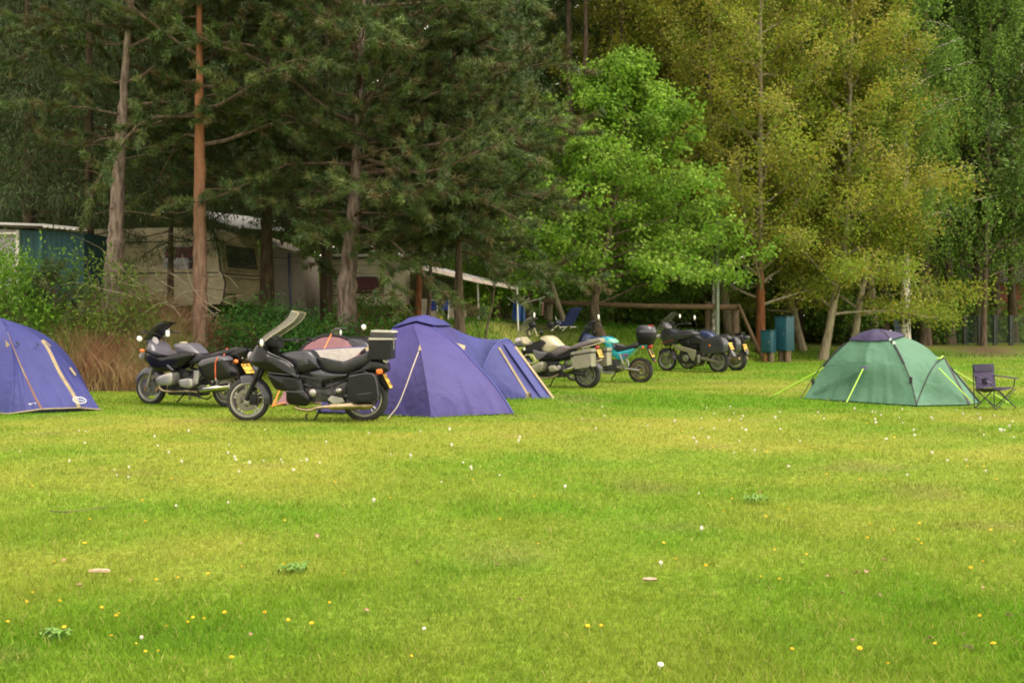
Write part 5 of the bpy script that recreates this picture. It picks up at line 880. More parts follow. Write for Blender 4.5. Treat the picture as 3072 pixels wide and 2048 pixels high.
MB().grid([[p + Vector((0, .02, -.01)) for p in (sb[4][-1], sF[-1], s1_[-1], s2_[-1], sR[-1])], [Vector((p.x, p.y + .10, gz(p.x, p.y) - .05)) for p in (sb[4][-1], sF[-1], s1_[-1], s2_[-1], sR[-1])]]).build('groundsheet', DBL, T)
for q in ([(80, 390), (148, 462), (95, 500)], [(120, 795), (175, 890), (125, 928)]): tri_('guy_patch', [z4(*p, 15.62) for p in q], CRM, T)
for q, Y in ([(240, 415), (265, 440), (280, 465)], 15.95), ([(540, 430), (552, 455), (572, 480)], 16.1): MB().tube([z4(*p, Y) for p in q], .012, 6).build('toggle', BLK, T)
tape('vent_hood', [z4(640, 395, 16.55), z4(690, 440, 16.5), z4(740, 485, 16.45)], .03, CRM, T, z5_); tape('vent_hood', [z4(1030, 795, 16.3), z4(1070, 850, 16.25), z4(1112, 908, 16.2)], .03, CRM, T, z5_)
LG = mat('white_print', (.72, .72, .76), .6); c = z4(1190, 1270, 15.74); u_ = (z4(1290, 1285, 15.78) - z4(1090, 1255, 15.7)).normalized(); v_ = Vector((.15, .18, 1)).normalized(); mb = MB()
pos = lambda a, b: c + u_ * a + v_ * b + Vector((0, -.05, 0)); mb.tube([pos(.09 * math.cos(a), .042 * math.sin(a)) for a in np.linspace(0, 6.283, 25)], .007, 6); mb.tube([pos(-.05, .0), pos(-.04, .02), pos(-.015, .012), pos(-.03, -.012)], .006, 6); mb.tube([pos(-.005, -.015), pos(.01, .012), pos(.03, -.008), pos(.05, .01), pos(.06, -.008)], .006, 6)
mb.build('logo', LG, T); mb = MB(); c = z4(448, 1330, 15.45); u_ = (s1_[-1] - sF[-1]).normalized(); x_ = -.09
for w_ in (.04, .022, .012, .03, .028, .024): mb.box(c + u_ * (x_ + w_ / 2) + Vector((0, -.05, .004 * (w_ > .035))), (w_ * .8, .004, .034 if w_ > .035 else .024), (u_, Vector((0, 1, 0)), Vector((0, 0, 1)))); x_ += w_ + .006
mb.build('brand_lettering', LG, T)
# pink tunnel tent behind the motorcycles
T = thing('tunnel_tent', 'dusky pink tunnel tent with black hoops half hidden behind the touring motorcycle', 'tent', (-3.2, 19, 0), 'tents pitched on the field')
def arch(cx, cy, hw, hh, dx, dy, n=17): return [Vector((cx + dx * hw * -math.cos(a), cy + dy * hw * -math.cos(a), gz(cx, cy) + hh * math.sin(a) ** .85)) for a in np.linspace(0, math.pi, n)]
h1 = arch(-3.2, 18.9, .82, 1.08, .98, -.15); h2 = arch(-2.72, 19.9, .80, .98, .98, -.15); nose = [Vector((-3.75 + .5 * t, 17.15 - .1 * t, .03)) for t in np.linspace(0, 1, 17)]
MB().grid([[p.lerp(q, t) + Vector((0, 0, -.06 * math.sin(math.pi * t))) for t in np.linspace(0, 1, 9)] for p, q in zip(h1, nose)]).build('end_panel', PNK, T, 60); MB().grid([[p.lerp(q, t) + Vector((0, 0, -.05 * math.sin(math.pi * t))) for t in np.linspace(0, 1, 6)] for p, q in zip(h1, h2)]).build('roof', CRF, T, 60); bk2 = [p + Vector((.3, .5, -p.z * .98 + .05)) for p in h2]; MB().grid([[p.lerp(q, t) for t in np.linspace(0, 1, 5)] for p, q in zip(h2, bk2)]).build('rear_panel', CRF, T, 60)
MB().tube([p + Vector((0, -.01, .01)) for p in h1], .028, 8).build('hoop', BLK, T); MB().tube([p + Vector((0, -.01, .01)) for p in h2], .028, 8).build('hoop', BLK, T)
cord('guy_line', h1[8] + Vector((0, -.02, .02)), z2(1300, 580, 17.8), ORC, T, .010); cord('guy_line', z2(780, 1060, 17.3), G(816, 1219), ORC, T, .008); cord('guy_line', z2(770, 1075, 17.4), G(822, 1218), ORC, T, .008); cord('guy_line', z2(840, 1205, 17.0), G(815, 1217), ORC, T, .008)
MB().grid([[z2(830, 1070, 17.25), z2(800, 1140, 17.15), z2(735, 1230, 17.0)], [z2(850, 1070, 17.3), z2(850, 1160, 17.2), z2(850, 1215, 17.02)], [z2(930, 1090, 17.4), z2(925, 1180, 17.3), z2(920, 1265, 17.1)]]).build('storm_flap', PNK, T, 60)
# green dome tent (crop 2380,920 x3.399)
z6 = lambda x, y, Y: P(2380 + x / 3.399, 920 + y / 3.399, Y)
T = thing('dome_tent', 'sea green dome tent with a purple cap and lime guy lines', 'tent', (6.3, 18.1, 0), 'tents pitched on the field')
A = z6(855, 256, 18.1); ctr = Vector((6.27, 18.1, 0)); C1, C2 = z6(108, 930, 18.3), z6(1255, 1004, 16.8); C3, C4 = g0(7.5, 17.95), g0(6.2, 19.5)
q1 = rs([A, z6(720, 285, 18.2), z6(580, 345, 18.3), z6(430, 470, 18.35), z6(330, 585, 18.38), z6(220, 745, 18.38), C1]); q2 = rs([A, z6(940, 305, 17.8), z6(1012, 368, 17.6), z6(1065, 455, 17.42), z6(1145, 622, 17.2), z6(1208, 800, 17.0), C2])
q3 = arcspine(A, C3, .26, N); q4 = arcspine(A, C4, .26, N); m = MB()
mid = rs([A, z6(820, 290, 17.9), z6(790, 345, 17.8), z6(750, 470, 17.68), z6(728, 612, 17.5), z6(690, 800, 17.55), z6(660, 965, 17.45)])
for a_, b_, s_ in ((q1, mid, .02), (mid, q2, .02), (q2, q3, .02), (q3, q4, .03), (q4, q1, .03)): m.grid(sag_panel(a_, b_, ctr, 9, s_))
m.build('flysheet', GRE, T, 50)
caps = [[upto(s_, max(d, .001)) + Vector((0, 0, .03 + .02 * (d < .4))) for d in np.linspace(0, dd, 6)] for s_, dd in ((q1, .50), (mid, .45), (q2, .50), (q3, .46), (q4, .46), (q1, .50))]; cr_ = []
for a_, b_ in zip(caps, caps[1:]):
    for k in range(5): cr_.append([p.lerp(q, k / 5) for p, q in zip(a_, b_)])
cr_.append(caps[-1]); MB().sheet(cr_, .006).build('vent_cap', PUR, T, 60); MB().tube([p + Vector((0, -.005, .006)) for p in caps[2]], .008, 6).build('cap_seam', BLK, T)
outw = lambda p: p + (p - Vector((ctr.x, ctr.y, p.z))).normalized() * .010
MB().tube([outw(p) for p in q1[5:11]], .020, 8).build('pole_sleeve', BLK, T); MB().tube([outw(p) for p in q2[4:10]], .018, 8).build('pole_sleeve', BLK, T); MB().tube([outw(p) for p in q2[9:]], .008, 6).build('pole', BLK, T); MB().tube([outw(p) + Vector((-.05, -.02, 0)) for p in q1[9:]], .007, 6).build('pole', BLK, T)
for p in (q1[13], q2[12]): MB().tube([outw(p) + Vector((0, -.01, -.05)), outw(p) + Vector((0, -.01, .06))], .025, 8).build('pole_clip', BLK, T)
for p in (q2[4], q2[5]): MB().ellip(outw(p) + Vector((0, -.02, 0)), (.025, .012, .035)).build('buckle', mat('pale_clip', (.5, .6, .55), .4), T)
tape('seam', [q1[10], mid[9] + Vector((0, -.004, 0)), q2[10]], .008, GRE, T, (-.5, -1, .4))
hp = rs([C2, z6(1300, 880, 16.95), z6(1375, 705, 17.05), z6(1432, 605, 17.15), z6(1490, 542, 17.28), z6(1530, 520, 17.4), z6(1556, 560, 17.6), z6(1600, 640, 17.8), Vector((7.62, 17.95, .3)), C3]); c0 = resample([q2[i] for i in range(16, 2, -1)] + [q3[i] for i in range(3, 17)], N)
NC, TP = z6(1790, 994, 17.05), z6(1895, 976, 17.4); c2g = lambda i: NC.lerp(TP, max(0, min(1, (i / 16 - .50) / .14)))
pm = MB(); pm.grid([[c0[i].lerp(hp[i], t) - Vector((0, 0, .05 * math.sin(math.pi * t) * (1 - abs(i / 8 - 1)))) for t in np.linspace(0, 1, 8)] for i in range(N)]); pm.grid([[hp[i].lerp(c2g(i), t) for t in np.linspace(0, 1, 9)] for i in range(N)]); pm.build('porch', GRE, T, 45)
MB().tube([p + Vector((-.004, -.006, .006)) for p in hp[7:12]], .022, 8).build('hoop_sleeve', BLK, T); MB().tube([p + Vector((-.004, -.006, .002)) for p in hp[:8]], .009, 6).build('hoop', BLK, T)
zz = [hp[8].lerp(NC, t) for t in np.linspace(.06, 1, 8)]; tape('zip', zz, .045, BLK, T, (.2, -1, .5)); MB().tube([hp[10].lerp(TP, t) + Vector((0, -.02, .01)) for t in np.linspace(.1, 1, 6)], .014, 6).build('door_edge', BLK, T)
MB().grid([[p + Vector((0, .02, .0)) for p in (C1, mid[-1], C2, NC, TP)], [Vector((p.x, p.y + .05, gz(p.x, p.y) - .04)) for p in (C1, mid[-1], C2, NC, TP)]]).build('groundsheet', DBL, T)
tri_('guy_patch', [z6(680, 608, 17.44), z6(765, 610, 17.40), z6(728, 640, 17.36)], PUR, T); cord('guy_line', z6(712, 632, 17.36), z6(542, 975, 16.95), LIME, T, .009); peg(T, z6(542, 975, 17.0)); cord('guy_line', z6(1485, 625, 17.1), z6(1882, 1030, 16.45), LIME, T, .009); peg(T, z6(1882, 1030, 16.45))
cord('guy_line', z6(320, 620, 18.37), G(2322, 1186), LIME, T, .014); peg(T, G(2322, 1186)); cord('guy_line', z6(1605, 625, 17.75), G(2380 + 2200 / 3.399, 920 + 980 / 3.399), LIME, T, .009)
MB().tube(spline([z6(1460, 530, 17.25), z6(1500, 525, 17.2), z6(1520, 505, 17.35), z6(1535, 515, 17.4), z6(1530, 545, 17.4)], 4), .012, 6).build('guy_loop', LIME, T)
# folds of cloth running down to the corner
tape('fold', [z6(690, 628, 17.44), z6(450, 760, 17.85), z6(200, 888, 18.2)], .05, GRE, T, (-.45, -1, .5))
# ---------------------------------------------------------------- folding chair
CH = fabric('purple_chair_cloth', (.052, .038, .095), .1, .5, 12); CD = fabric('dark_purple_cloth', (.022, .017, .045), .05); cb = G(2380 + 1985 / 3.399, 1221)
T = thing('camping_chair', 'small purple folding camping chair with arm rests beside the green tent', 'chair', cb); fx = Vector((.5, -.866, 0)); sx_ = Vector((.866, .5, 0)); q = lambda a, b, z: cb + fx * a + sx_ * b + Vector((0, 0, z)); WD, DP = .24, .31
MB().sheet([[q(-.04 - .05 * t + .03 * math.sin(math.pi * s_), WD * (2 * s_ - 1), .30 + .36 * t) for s_ in np.linspace(0, 1, 9)] for t in np.linspace(0, 1, 8)], .006).build('backrest', CH, T); MB().sheet([[q(-.075 - .02 * t + .03 * math.sin(math.pi * s_) + .012, WD * (2 * s_ - 1) * 1.01, .55 + .115 * t) for s_ in np.linspace(0, 1, 9)] for t in np.linspace(0, 1, 4)], .006).build('headband', CD, T)
MB().sheet([[q(-.04 + DP * t, WD * (2 * s_ - 1), .30 + .02 * t - .07 * math.sin(math.pi * s_) * (1 - .5 * t)) for s_ in np.linspace(0, 1, 9)] for t in np.linspace(0, 1, 8)], .006).build('seat', CH, T)
for a, b in (((-.06, -WD, .0), (-.09, -WD, .66)), ((-.06, WD, .0), (-.09, WD, .66))): MB().tube([q(*a), q(*b)], .009, 8).build('back_post', BLK, T)
for a, b in (((-.04, -WD, 0), (DP - .04, -WD, .30)), ((DP, -WD, 0), (-.04, -WD, .30)), ((-.04, WD, 0), (DP - .04, WD, .30)), ((DP, WD, 0), (-.04, WD, .30)), ((DP, -WD, 0), (DP, WD, .30)), ((DP, WD, 0), (DP, -WD, .30)), ((-.05, -WD, 0), (-.05, WD, .28)), ((-.05, WD, 0), (-.05, -WD, .28))): MB().tube([q(*a), q(*b)], .008, 8).build('leg', BLK, T)
MB().sheet([[q(-.08 + .42 * t, WD + s_, .49 - .03 * t) for s_ in (-.03, 0, .03)] for t in np.linspace(0, 1, 5)], .012).build('armrest', CH, T); MB().tube([q(DP - .02, WD, .46), q(DP - .04, WD, .32)], .008, 6).build('arm_support', BLK, T)
MB().sheet([[q(-.08 + .30 * t, -WD + s_, .49 - .10 * t ** 2) for s_ in (-.03, 0, .03)] for t in np.linspace(0, 1, 5)], .012).build('armrest', CH, T); MB().tube([q(.22, -WD, .39), q(.28, -WD, .30)], .008, 6).build('arm_support', BLK, T); MB().lathe(q(.12, -WD - .01, .36), (0, 0, 1), [(.0, 0), (.035, 0), (.045, .10), (.040, .10), (.032, .01)], 16).build('cup_holder', CD, T)
# ---------------------------------------------------------------- caravans, shed and other buildings
BEI = mat('beige_caravan_panel', (.33, .285, .165), .45, var=.18, vs=3, bump=.05); BE2 = mat('beige_trim', (.30, .25, .13), .5); GLS = mat('dark_window_glass', (.05, .05, .045), .12, spec=.6); CUR = mat('maroon_curtain', (.10, .03, .035), .8, var=.3, vs=20, stretch=(6, 6, .3)); WHT = mat('off_white_panel', (.52, .47, .35), .5, var=.08, vs=3); TARP = mat('white_tarpaulin', (.60, .58, .60), .55, var=.1, vs=2); OLV = fabric('olive_canvas', (.10, .10, .045), .1); GRC = fabric('grey_awning_cloth', (.34, .30, .25), .1)
TEAL = mat('teal_boards', (.009, .072, .088), .55, var=.2, vs=6, stretch=(6, 6, .5)); CABM = mat('teal_cabinet_paint', (.008, .058, .08), .45, var=.15, vs=10, bump=.15); LOG = bark('weathered_log', (.10, .065, .038), (.19, .13, .08), st=(.3, 3, 3)); POST = bark('post_wood', (.11, .08, .052), (.20, .145, .10)); ORP = bark('orange_post_wood', (.24, .13, .05), (.36, .21, .09))
t = thing('caravan', 'beige old caravan under the pines with a big front window', 'caravan', (-7, 25.5, 1.69)); N_ = Vector((-6.97, 25.5, 1.69)); od = Vector((.97, -.242, 0)); fd = Vector((.242, .97, 0)); up = Vector((0, 0, 1))
cp = lambda a, f, z: N_ + od * a + fd * f + up * z
prof = [(0, 0), (.07, .16), (.12, .52), (.05, .72), (-.01, .80), (-.07, 1.30), (-.14, 1.62), (-.22, 1.78), (-.5, 1.86), (-4.2, 1.86), (-4.42, 1.7), (-4.5, .9), (-4.46, .3), (-4.35, 0)]
MB().prism([cp(a, 0, z) for a, z in prof], fd, 2.1).build('body', BEI, t, 30)
w_ = [(.012, .20, .84), (-.075, .24, 1.50), (-.075, 1.86, 1.50), (.012, 1.90, .84)]; wn = MB().prism([cp(a + .012, f, z) for a, f, z in w_], od, .012).build('window', BE2, t); MB().prism([cp(a + .026, f + (.08 if f < 1 else -.08), z + (.06 if z < 1 else -.06)) for a, f, z in w_], od, .006).build('pane', GLS, wn)
wn = MB().prism([cp(-.62, -.012, .86), cp(-1.50, -.012, .86), cp(-1.50, -.012, 1.40), cp(-.62, -.012, 1.40)], fd, .01).build('window', GLS, t); MB().prism([cp(-.65, -.02, 1.12), cp(-1.47, -.02, 1.12), cp(-1.47, -.02, 1.38), cp(-.65, -.02, 1.38)], fd, .006).build('curtain', CUR, wn)
wn = MB().prism([cp(-2.7, -.012, .9), cp(-3.5, -.012, .9), cp(-3.5, -.012, 1.40), cp(-2.7, -.012, 1.40)], fd, .01).build('window', GLS, t)
MB().tube([cp(a + .012, -.004, z) for a, z in prof[:9]], .022, 6).build('corner_moulding', M['black'], t)
for z in (.66, .76, 1.52): MB().box(cp(-2.2, -.006, z), (4.3, .012, .025), (od, fd, up)).build('trim_strip', BE2 if z < .7 else M['black'], t)
for z, a in ((.74, .06), (.66, .10), (.25, .115), (1.52, -.10)): MB().box(cp(a, 1.05, z), (.02, 2.0, .02), (od, fd, up)).build('trim_strip', M['black'] if z in (.25, .74) else BE2, t)
MB().box(cp(.13, 1.0, .17), (.02, .9, .2), (od, fd, up), .01).build('locker_door', BEI, t)
for a, f in ((-2.3, .18), (-2.3, 1.92)): MB().tube([cp(a, f - .09, -.18), cp(a, f + .09, -.18)], .30, 20).build('wheel', M['tyre'], t)
for a in (-.3, -4.1): MB().box(cp(a, .2, -.25), (.08, .08, .5), (od, fd, up)).build('support_leg', M['black'], t)
t = thing('tarpaulin_roof', 'white tarpaulin roof stretched above the beige caravan', 'tarpaulin', P(740, 665, 28)); q0 = [P(600, 634, 29.2), P(690, 645, 29), P(780, 658, 28.8), P(855, 690, 28.4)]; q1 = [P(600, 648, 26.4), P(690, 676, 26.5), P(780, 689, 26.8), P(855, 693, 27.4)]
MB().sheet([[a.lerp(b_, s_) - Vector((0, 0, .06 * math.sin(math.pi * s_))) for s_ in np.linspace(0, 1, 5)] for a, b_ in zip(spline(q0, 4), spline(q1, 4))], .02).build('sheet', TARP, t)
for a, b_ in ((P(612, 640, 28.6), P(612, 960, 28.6)), (P(846, 691, 28.2), P(846, 950, 28.2))): MB().tube([a, Vector((b_.x, b_.y, gz(b_.x, b_.y) - .1))], .03, 8).build('pole', POST, t)
t = thing('awning_tent', 'grey cloth awning tent standing right of the beige caravan', 'awning', P(865, 900, 28)); MB().prism([P(816, 742, 28), P(908, 764, 28), P(918, 965, 28), P(814, 965, 28)], (0, 1, 0), 2.2).build('wall', GRC, t); MB().prism([P(806, 735, 27.8), P(800, 712, 29), P(880, 738, 29), P(914, 764, 27.8)], (.05, .2, 1), .03).build('roof', GRC, t); MB().tube([P(866, 760, 27.95), P(874, 960, 27.95)], .03, 8).build('pole', M['navy'], t)
t = thing('caravan', 'white second caravan with a dark red curtained window, seen between pine trunks', 'caravan', (-3.75, 29, 1.6)); bx0, bx1 = P(985, 0, 28).x, P(1219, 0, 28).x
MB().box(((bx0 + bx1) / 2, 29.05, 2.3), (bx1 - bx0, 2.1, 1.26), None, .10).build('body', WHT, t); MB().box(((bx0 + bx1) / 2, 28.9, 2.98), (bx1 - bx0 + .15, 2.5, .06), None, .01).build('roof', TARP, t)
fx0, fx1 = P(1050, 0, 28).x, P(1152, 0, 28).x; wn = MB().box(((fx0 + fx1) / 2, 27.99, 2.22), (fx1 - fx0, .02, .46), None, .008).build('window', GLS, t); MB().box(((fx0 + fx1) / 2, 27.975, 2.22), (fx1 - fx0 - .06, .012, .40)).build('curtain', CUR, wn); MB().box(((bx0 + bx1) / 2, 27.995, 1.95), (bx1 - bx0 - .2, .012, .03)).build('trim_strip', mat('red_brown_strip', (.20, .07, .03), .5), t); MB().box(((bx0 + bx1) / 2, 27.995, 2.74), (bx1 - bx0 - .2, .012, .03)).build('trim_strip', BE2, t)
c = P(1174, 806, 27.985); MB().tube([c + Vector((.055 * math.cos(a), 0, .05 * math.sin(a))) for a in np.linspace(-.4, 3.8, 14)], .012, 6).build('emblem', M['red'], t)
for x in (bx0 + .3, bx1 - .3): MB().box((x, 28.2, 1.45), (.1, .1, .5)).build('support_leg', M['black'], t)
t = thing('awning_tent', 'olive awning tent with a white edged roof and white poles right of the white caravan', 'awning', P(1400, 960, 28.5)); fr = [P(1215, 786, 26.8), P(1330, 812, 27.2), P(1440, 838, 27.8), P(1553, 858, 28.6)]; fr = spline(fr, 4)
MB().sheet([[p + Vector((.15 * s_, 2.4 * s_, .10 * s_ - .05 * math.sin(math.pi * s_))) for s_ in np.linspace(0, 1, 4)] for p in fr], .03).build('roof', TARP, t); MB().sheet([[p - Vector((0, .01, .10 * s_)) for s_ in (0, 1)] for p in fr], .012).build('roof_edge', mat('white_fringe', (.75, .70, .70), .6, col2=(.60, .42, .38), vs=9), t)
MB().prism([P(1222, 812, 29), P(1365, 838, 29), P(1365, 965, 29), P(1222, 965, 29)], (0, 1, 0), .03).build('back_wall', OLV, t); MB().prism([P(1262, 896, 28.4), P(1318, 898, 28.4), P(1318, 965, 28.4), P(1262, 965, 28.4)], (0, 1, 0), .03).build('wall_panel', WHT, t); MB().prism([P(1343, 888, 28.3), P(1400, 905, 28.3), P(1400, 965, 28.3), P(1343, 965, 28.3)], (0, 1, 0), .03).build('wall_panel', WHT, t)
for x, y0 in ((1433, 842), (1551, 862)): p = P(x, y0, 28.2); MB().tube([p, Vector((p.x + .03, p.y, gz(p.x, p.y) - .05))], .022, 8).build('pole', M['white'], t)
# teal shed
t = thing('shed', 'teal boarded shed with a white door side and a pale roof edge', 'shed', P(120, 950, 24)); zb = 1.0; a0, a1 = P(57, 690, 24), P(252, 697, 24.6)
wl = MB().prism([a0, a1, Vector((a1.x, a1.y, zb)), Vector((a0.x, a0.y, zb))], (0, 1, 0), 2.4).build('wall', TEAL, t); mb = MB(); dr = (a1 - a0); dr.z = 0
for i in range(11): p = a0 + dr * ((i + .5) / 11.5); mb.box((p.x, p.y - .006, (zb + a1.z) / 2), (.025, .012, a1.z - zb - .12), None)
mb.build('board_joint', mat('dark_joint', (.012, .07, .085), .7), t); p = a0 + dr * .33; MB().box((p.x, p.y - .015, (zb + a1.z) / 2), (.09, .03, a1.z - zb - .04), None, .006).build('corner_strip', mat('light_teal', (.014, .098, .12), .55), t)
w0 = P(-160, 680, 23.2); wd_ = MB().prism([w0, a0 + Vector((-.02, 0, 0)), Vector((a0.x - .02, a0.y, zb)), Vector((w0.x, w0.y, zb))], (0, 1, 0), .06).build('white_side', mat('white_boards', (.40, .37, .39), .5, var=.06), t); MB().box((a0.x - .02, a0.y - .02, (zb + a0.z) / 2), (.07, .06, a0.z - zb), None, .006).build('door_frame', M['white'], t); MB().box(P(10, 700, 23.75), (.6, .03, .05), None, .006).build('door_rail', M['white'], t)
MB().prism([P(-170, 668, 23.0), P(130, 678, 23.85), P(258, 690, 24.3), P(262, 694, 26.9), P(-150, 672, 26.2)], (0, 0, 1), .05).build('roof', TARP, t)
mb = MB()
for i in range(8): mb.box(P(136 + i * 17, 680.5 + i * 1.6, 23.86 + i * .06), (.09, .05, .025))
mb.build('roof_corrugation', M['white'], t)
# brick house at the far right
t = thing('brick_house', 'red brick house wall with dark roof behind the wire fence at far right', 'house', (25, 50, .3)); BR = bpy.data.materials.new('red_brick'); BR.use_nodes = True; n_ = BR.node_tree; bt = n_.nodes.new('ShaderNodeTexBrick'); tc = n_.nodes.new('ShaderNodeTexCoord'); mp = n_.nodes.new('ShaderNodeMapping'); mp.inputs['Rotation'].default_value = (R(90), 0, 0); n_.links.new(tc.outputs['Object'], mp.inputs[0]); n_.links.new(mp.outputs[0], bt.inputs[0]); bt.inputs['Scale'].default_value = 4.2; bt.inputs['Color1'].default_value = (.20, .055, .035, 1); bt.inputs['Color2'].default_value = (.27, .08, .045, 1); bt.inputs['Mortar'].default_value = (.11, .075, .06, 1); n_.links.new(bt.outputs[0], n_.nodes['Principled BSDF'].inputs[0]); n_.nodes['Principled BSDF'].inputs['Roughness'].default_value = .9
MB().box((26.6, 53, 1.6), (10.4, 6, 2.8)).build('wall', BR, t); MB().prism([(21, 49.6, 2.95), (32.2, 49.6, 2.95), (32.2, 53, 4.6), (21, 53, 4.6)], (0, .3, 1), .1).build('roof', mat('dark_roof_tiles', (.045, .03, .028), .8, var=.3), t); wn = MB().box((27.6, 49.99, 1.9), (.9, .04, .9)).build('window', M['white'], t); MB().box((27.6, 49.96, 1.9), (.78, .02, .78)).build('pane', GLS, wn)
# wire fence
t = thing('wire_fence', 'green wire mesh fence on dark posts at the right wood edge', 'fence', P(2900, 1035, 40)); pts = [(2745, 42.5), (2787, 42), (2843, 41.5), (2895, 41), (2938, 40.8), (2985, 40.5), (3033, 40.2), (3085, 40)]; PM = mat('fence_post', (.055, .06, .05), .7, var=.3); tops = []
for px, Y in pts: x, y = XY(px, Y); z = gz(x, y); tops.append((x, y, z)); MB().box((x, y, z + .52), (.13, .13, 1.2), None, .015).build('post', PM, t)
mb = MB()
for (xa, ya, za), (xb, yb, zb_) in zip(tops, tops[1:]):
    A_, B_ = Vector((xa, ya - .07, za)), Vector((xb, yb - .07, zb_)); n = 7
    for i in range(-9, n + 1):
        for sg in (1, -1):
            s0, s1 = i / n, (i + 9) / n; c0_, c1_ = max(0, s0), min(1, s1)
            if c1_ <= c0_: continue
            za_, zb2 = (c0_ - s0) / (s1 - s0) * 1.0, (c1_ - s0) / (s1 - s0) * 1.0
            if sg < 0: za_, zb2 = 1 - za_, 1 - zb2
            mb.tube([A_.lerp(B_, c0_) + up * (.08 + za_), A_.lerp(B_, c1_) + up * (.08 + zb2)], .004, 4, False)
    for z in (.08, 1.08): mb.tube([A_ + up * z, B_ + up * z], .007, 5)
mb.build('wire_mesh', mat('green_wire', (.03, .085, .075), .5), t)
# log frame
t = thing('log_frame', 'long horizontal log rail on posts with a slanting brace, behind the motorcycles', 'log frame', P(1900, 990, 33.5)); la, lb = P(1588, 903, 33), P(2216, 921, 34)
MB().tube([la.lerp(lb, k) + Vector((0, 0, -.05 * math.sin(math.pi * k))) for k in np.linspace(0, 1, 12)], [.08, .08, .08, .085, .08, .085, .08, .085, .085, .085, .09, .085], 12).build('beam', LOG, t)
for p, r_ in ((P(1583, 872, 33.05), .13), (P(2206, 912, 34.15), .12), (P(2124, 905, 34.3), .10)): MB().tube([p, Vector((p.x, p.y, gz(p.x, p.y) - .1))], r_, 12).build('post', POST, t)
for a, b_ in ((P(2216, 915, 33.9), (2292, 33.2)), (P(2200, 915, 34.1), (2226, 36.5)), (P(1592, 905, 33), (1560, 35.2))): x, y = XY(*b_); MB().tube([a, Vector((x, y, gz(x, y) - .05))], .055, 10).build('brace', LOG, t)
# teal cabinets
for px, r0, r1, s_, Y, lab, pm in ((2361, 951, 1052, .42, 32.6, 'tall teal utility cabinet on two wooden posts', POST), (2311, 993, 1058, .35, 32.4, 'shorter teal utility cabinet on an orange brown post', ORP)):
    c = P(px, r1, Y); z1 = Zr(r0, Y); a = R(50 if s_ > .4 else 42); ax = (Vector((math.cos(a), -math.sin(a), 0)), Vector((math.sin(a), math.cos(a), 0)), up); cc = Vector((c.x, c.y + s_ * .7, (c.z + z1) / 2)); t = thing('utility_cabinet', lab, 'cabinet', (cc.x, cc.y, gz(cc.x, cc.y)), 'teal utility cabinets')
    MB().box(cc, (s_, s_, z1 - c.z), ax, .012).build('body', CABM, t); MB().box(cc + up * ((z1 - c.z) / 2 + .012), (s_ + .03, s_ + .03, .03), ax, .008).build('lid', CABM, t); MB().box(cc - ax[1] * (s_ / 2 + .006), (s_ - .06, .014, z1 - c.z - .08), ax, .004).build('door', mat('cabinet_door', (.012, .078, .115), .42, var=.15, bump=.1), t); MB().box(cc - ax[1] * (s_ / 2 + .018) + ax[0] * (s_ * .32), (.02, .02, .07), ax, .004).build('handle', M['alloy'], t)
    for k, m_ in ((-1, pm), (1, POST)): p = cc + ax[0] * (k * s_ * .27); MB().tube([Vector((p.x, p.y, gz(p.x, p.y) - .1)), Vector((p.x, p.y, c.z))], s_ * .24, 12).build('post', m_, t)
# grey-green pole
p = P(2152, 1000, 33.8); t = thing('lamp_post', 'plain grey green metal post rising into the maple leaves beside the birch sapling', 'post', (p.x, p.y, gz(p.x, p.y))); MB().tube([(p.x, p.y, gz(p.x, p.y) - .1), (p.x, p.y, 1.9), (p.x, p.y, 4.6)], [.068, .066, .05], 14).build('shaft', mat('grey_green_paint', (.20, .24, .18), .5, var=.1), t); MB().tube(spline([(p.x, p.y, 4.5), (p.x, p.y - .1, 4.9), (p.x, p.y - .6, 5.0)], 4), .03, 8).ellip((p.x, p.y - .75, 4.98), (.1, .22, .06)).build('lamp_head', M['mgrey'], t)
# blue lounge chair on the bank (crop 1480,830 x7.35)
z7 = lambda x, y, Y: P(1480 + x / 7.35, 830 + y / 7.35, Y); BN = fabric('navy_chair_cloth', (.02, .03, .12), .05); t = thing('lounge_chair', 'navy high backed folding lounge chair on the bank under the log rail', 'chair', z7(1600, 1150, 30.6)); wv = Vector((.30, .42, 0))
def swp(pts, th): q = spline(pts, 4); return MB().sheet([[p + wv * s_ for s_ in (-.5, -.2, .2, .5)] for p in q], th)
swp([z7(1890, 680, 30.6), z7(1830, 720, 30.5), z7(1740, 890, 30.5), z7(1640, 1080, 30.5)], .05).build('backrest', BN, t); swp([z7(1640, 1080, 30.5), z7(1560, 1060, 30.4), z7(1440, 1020, 30.3)], .03).build('seat', BN, t)
for s_ in (-.55, .55): MB().tube([z7(1490, 965, 30.4) + wv * s_, z7(1690, 975, 30.5) + wv * s_], .016, 8).build('armrest', M['navy'], t); MB().tube([z7(1485, 880, 30.4) + wv * s_, z7(1600, 1140, 30.5) + wv * s_], .013, 8).build('leg', M['white'], t); MB().tube([z7(1600, 1010, 30.5) + wv * s_, z7(1400, 1195, 30.3) + wv * s_], .013, 8).build('leg', M['white'], t); MB().tube([z7(1600, 1110, 30.5) + wv * s_, z7(1705, 1105, 30.6) + wv * s_], .014, 8).build('foot', M['white'], t)
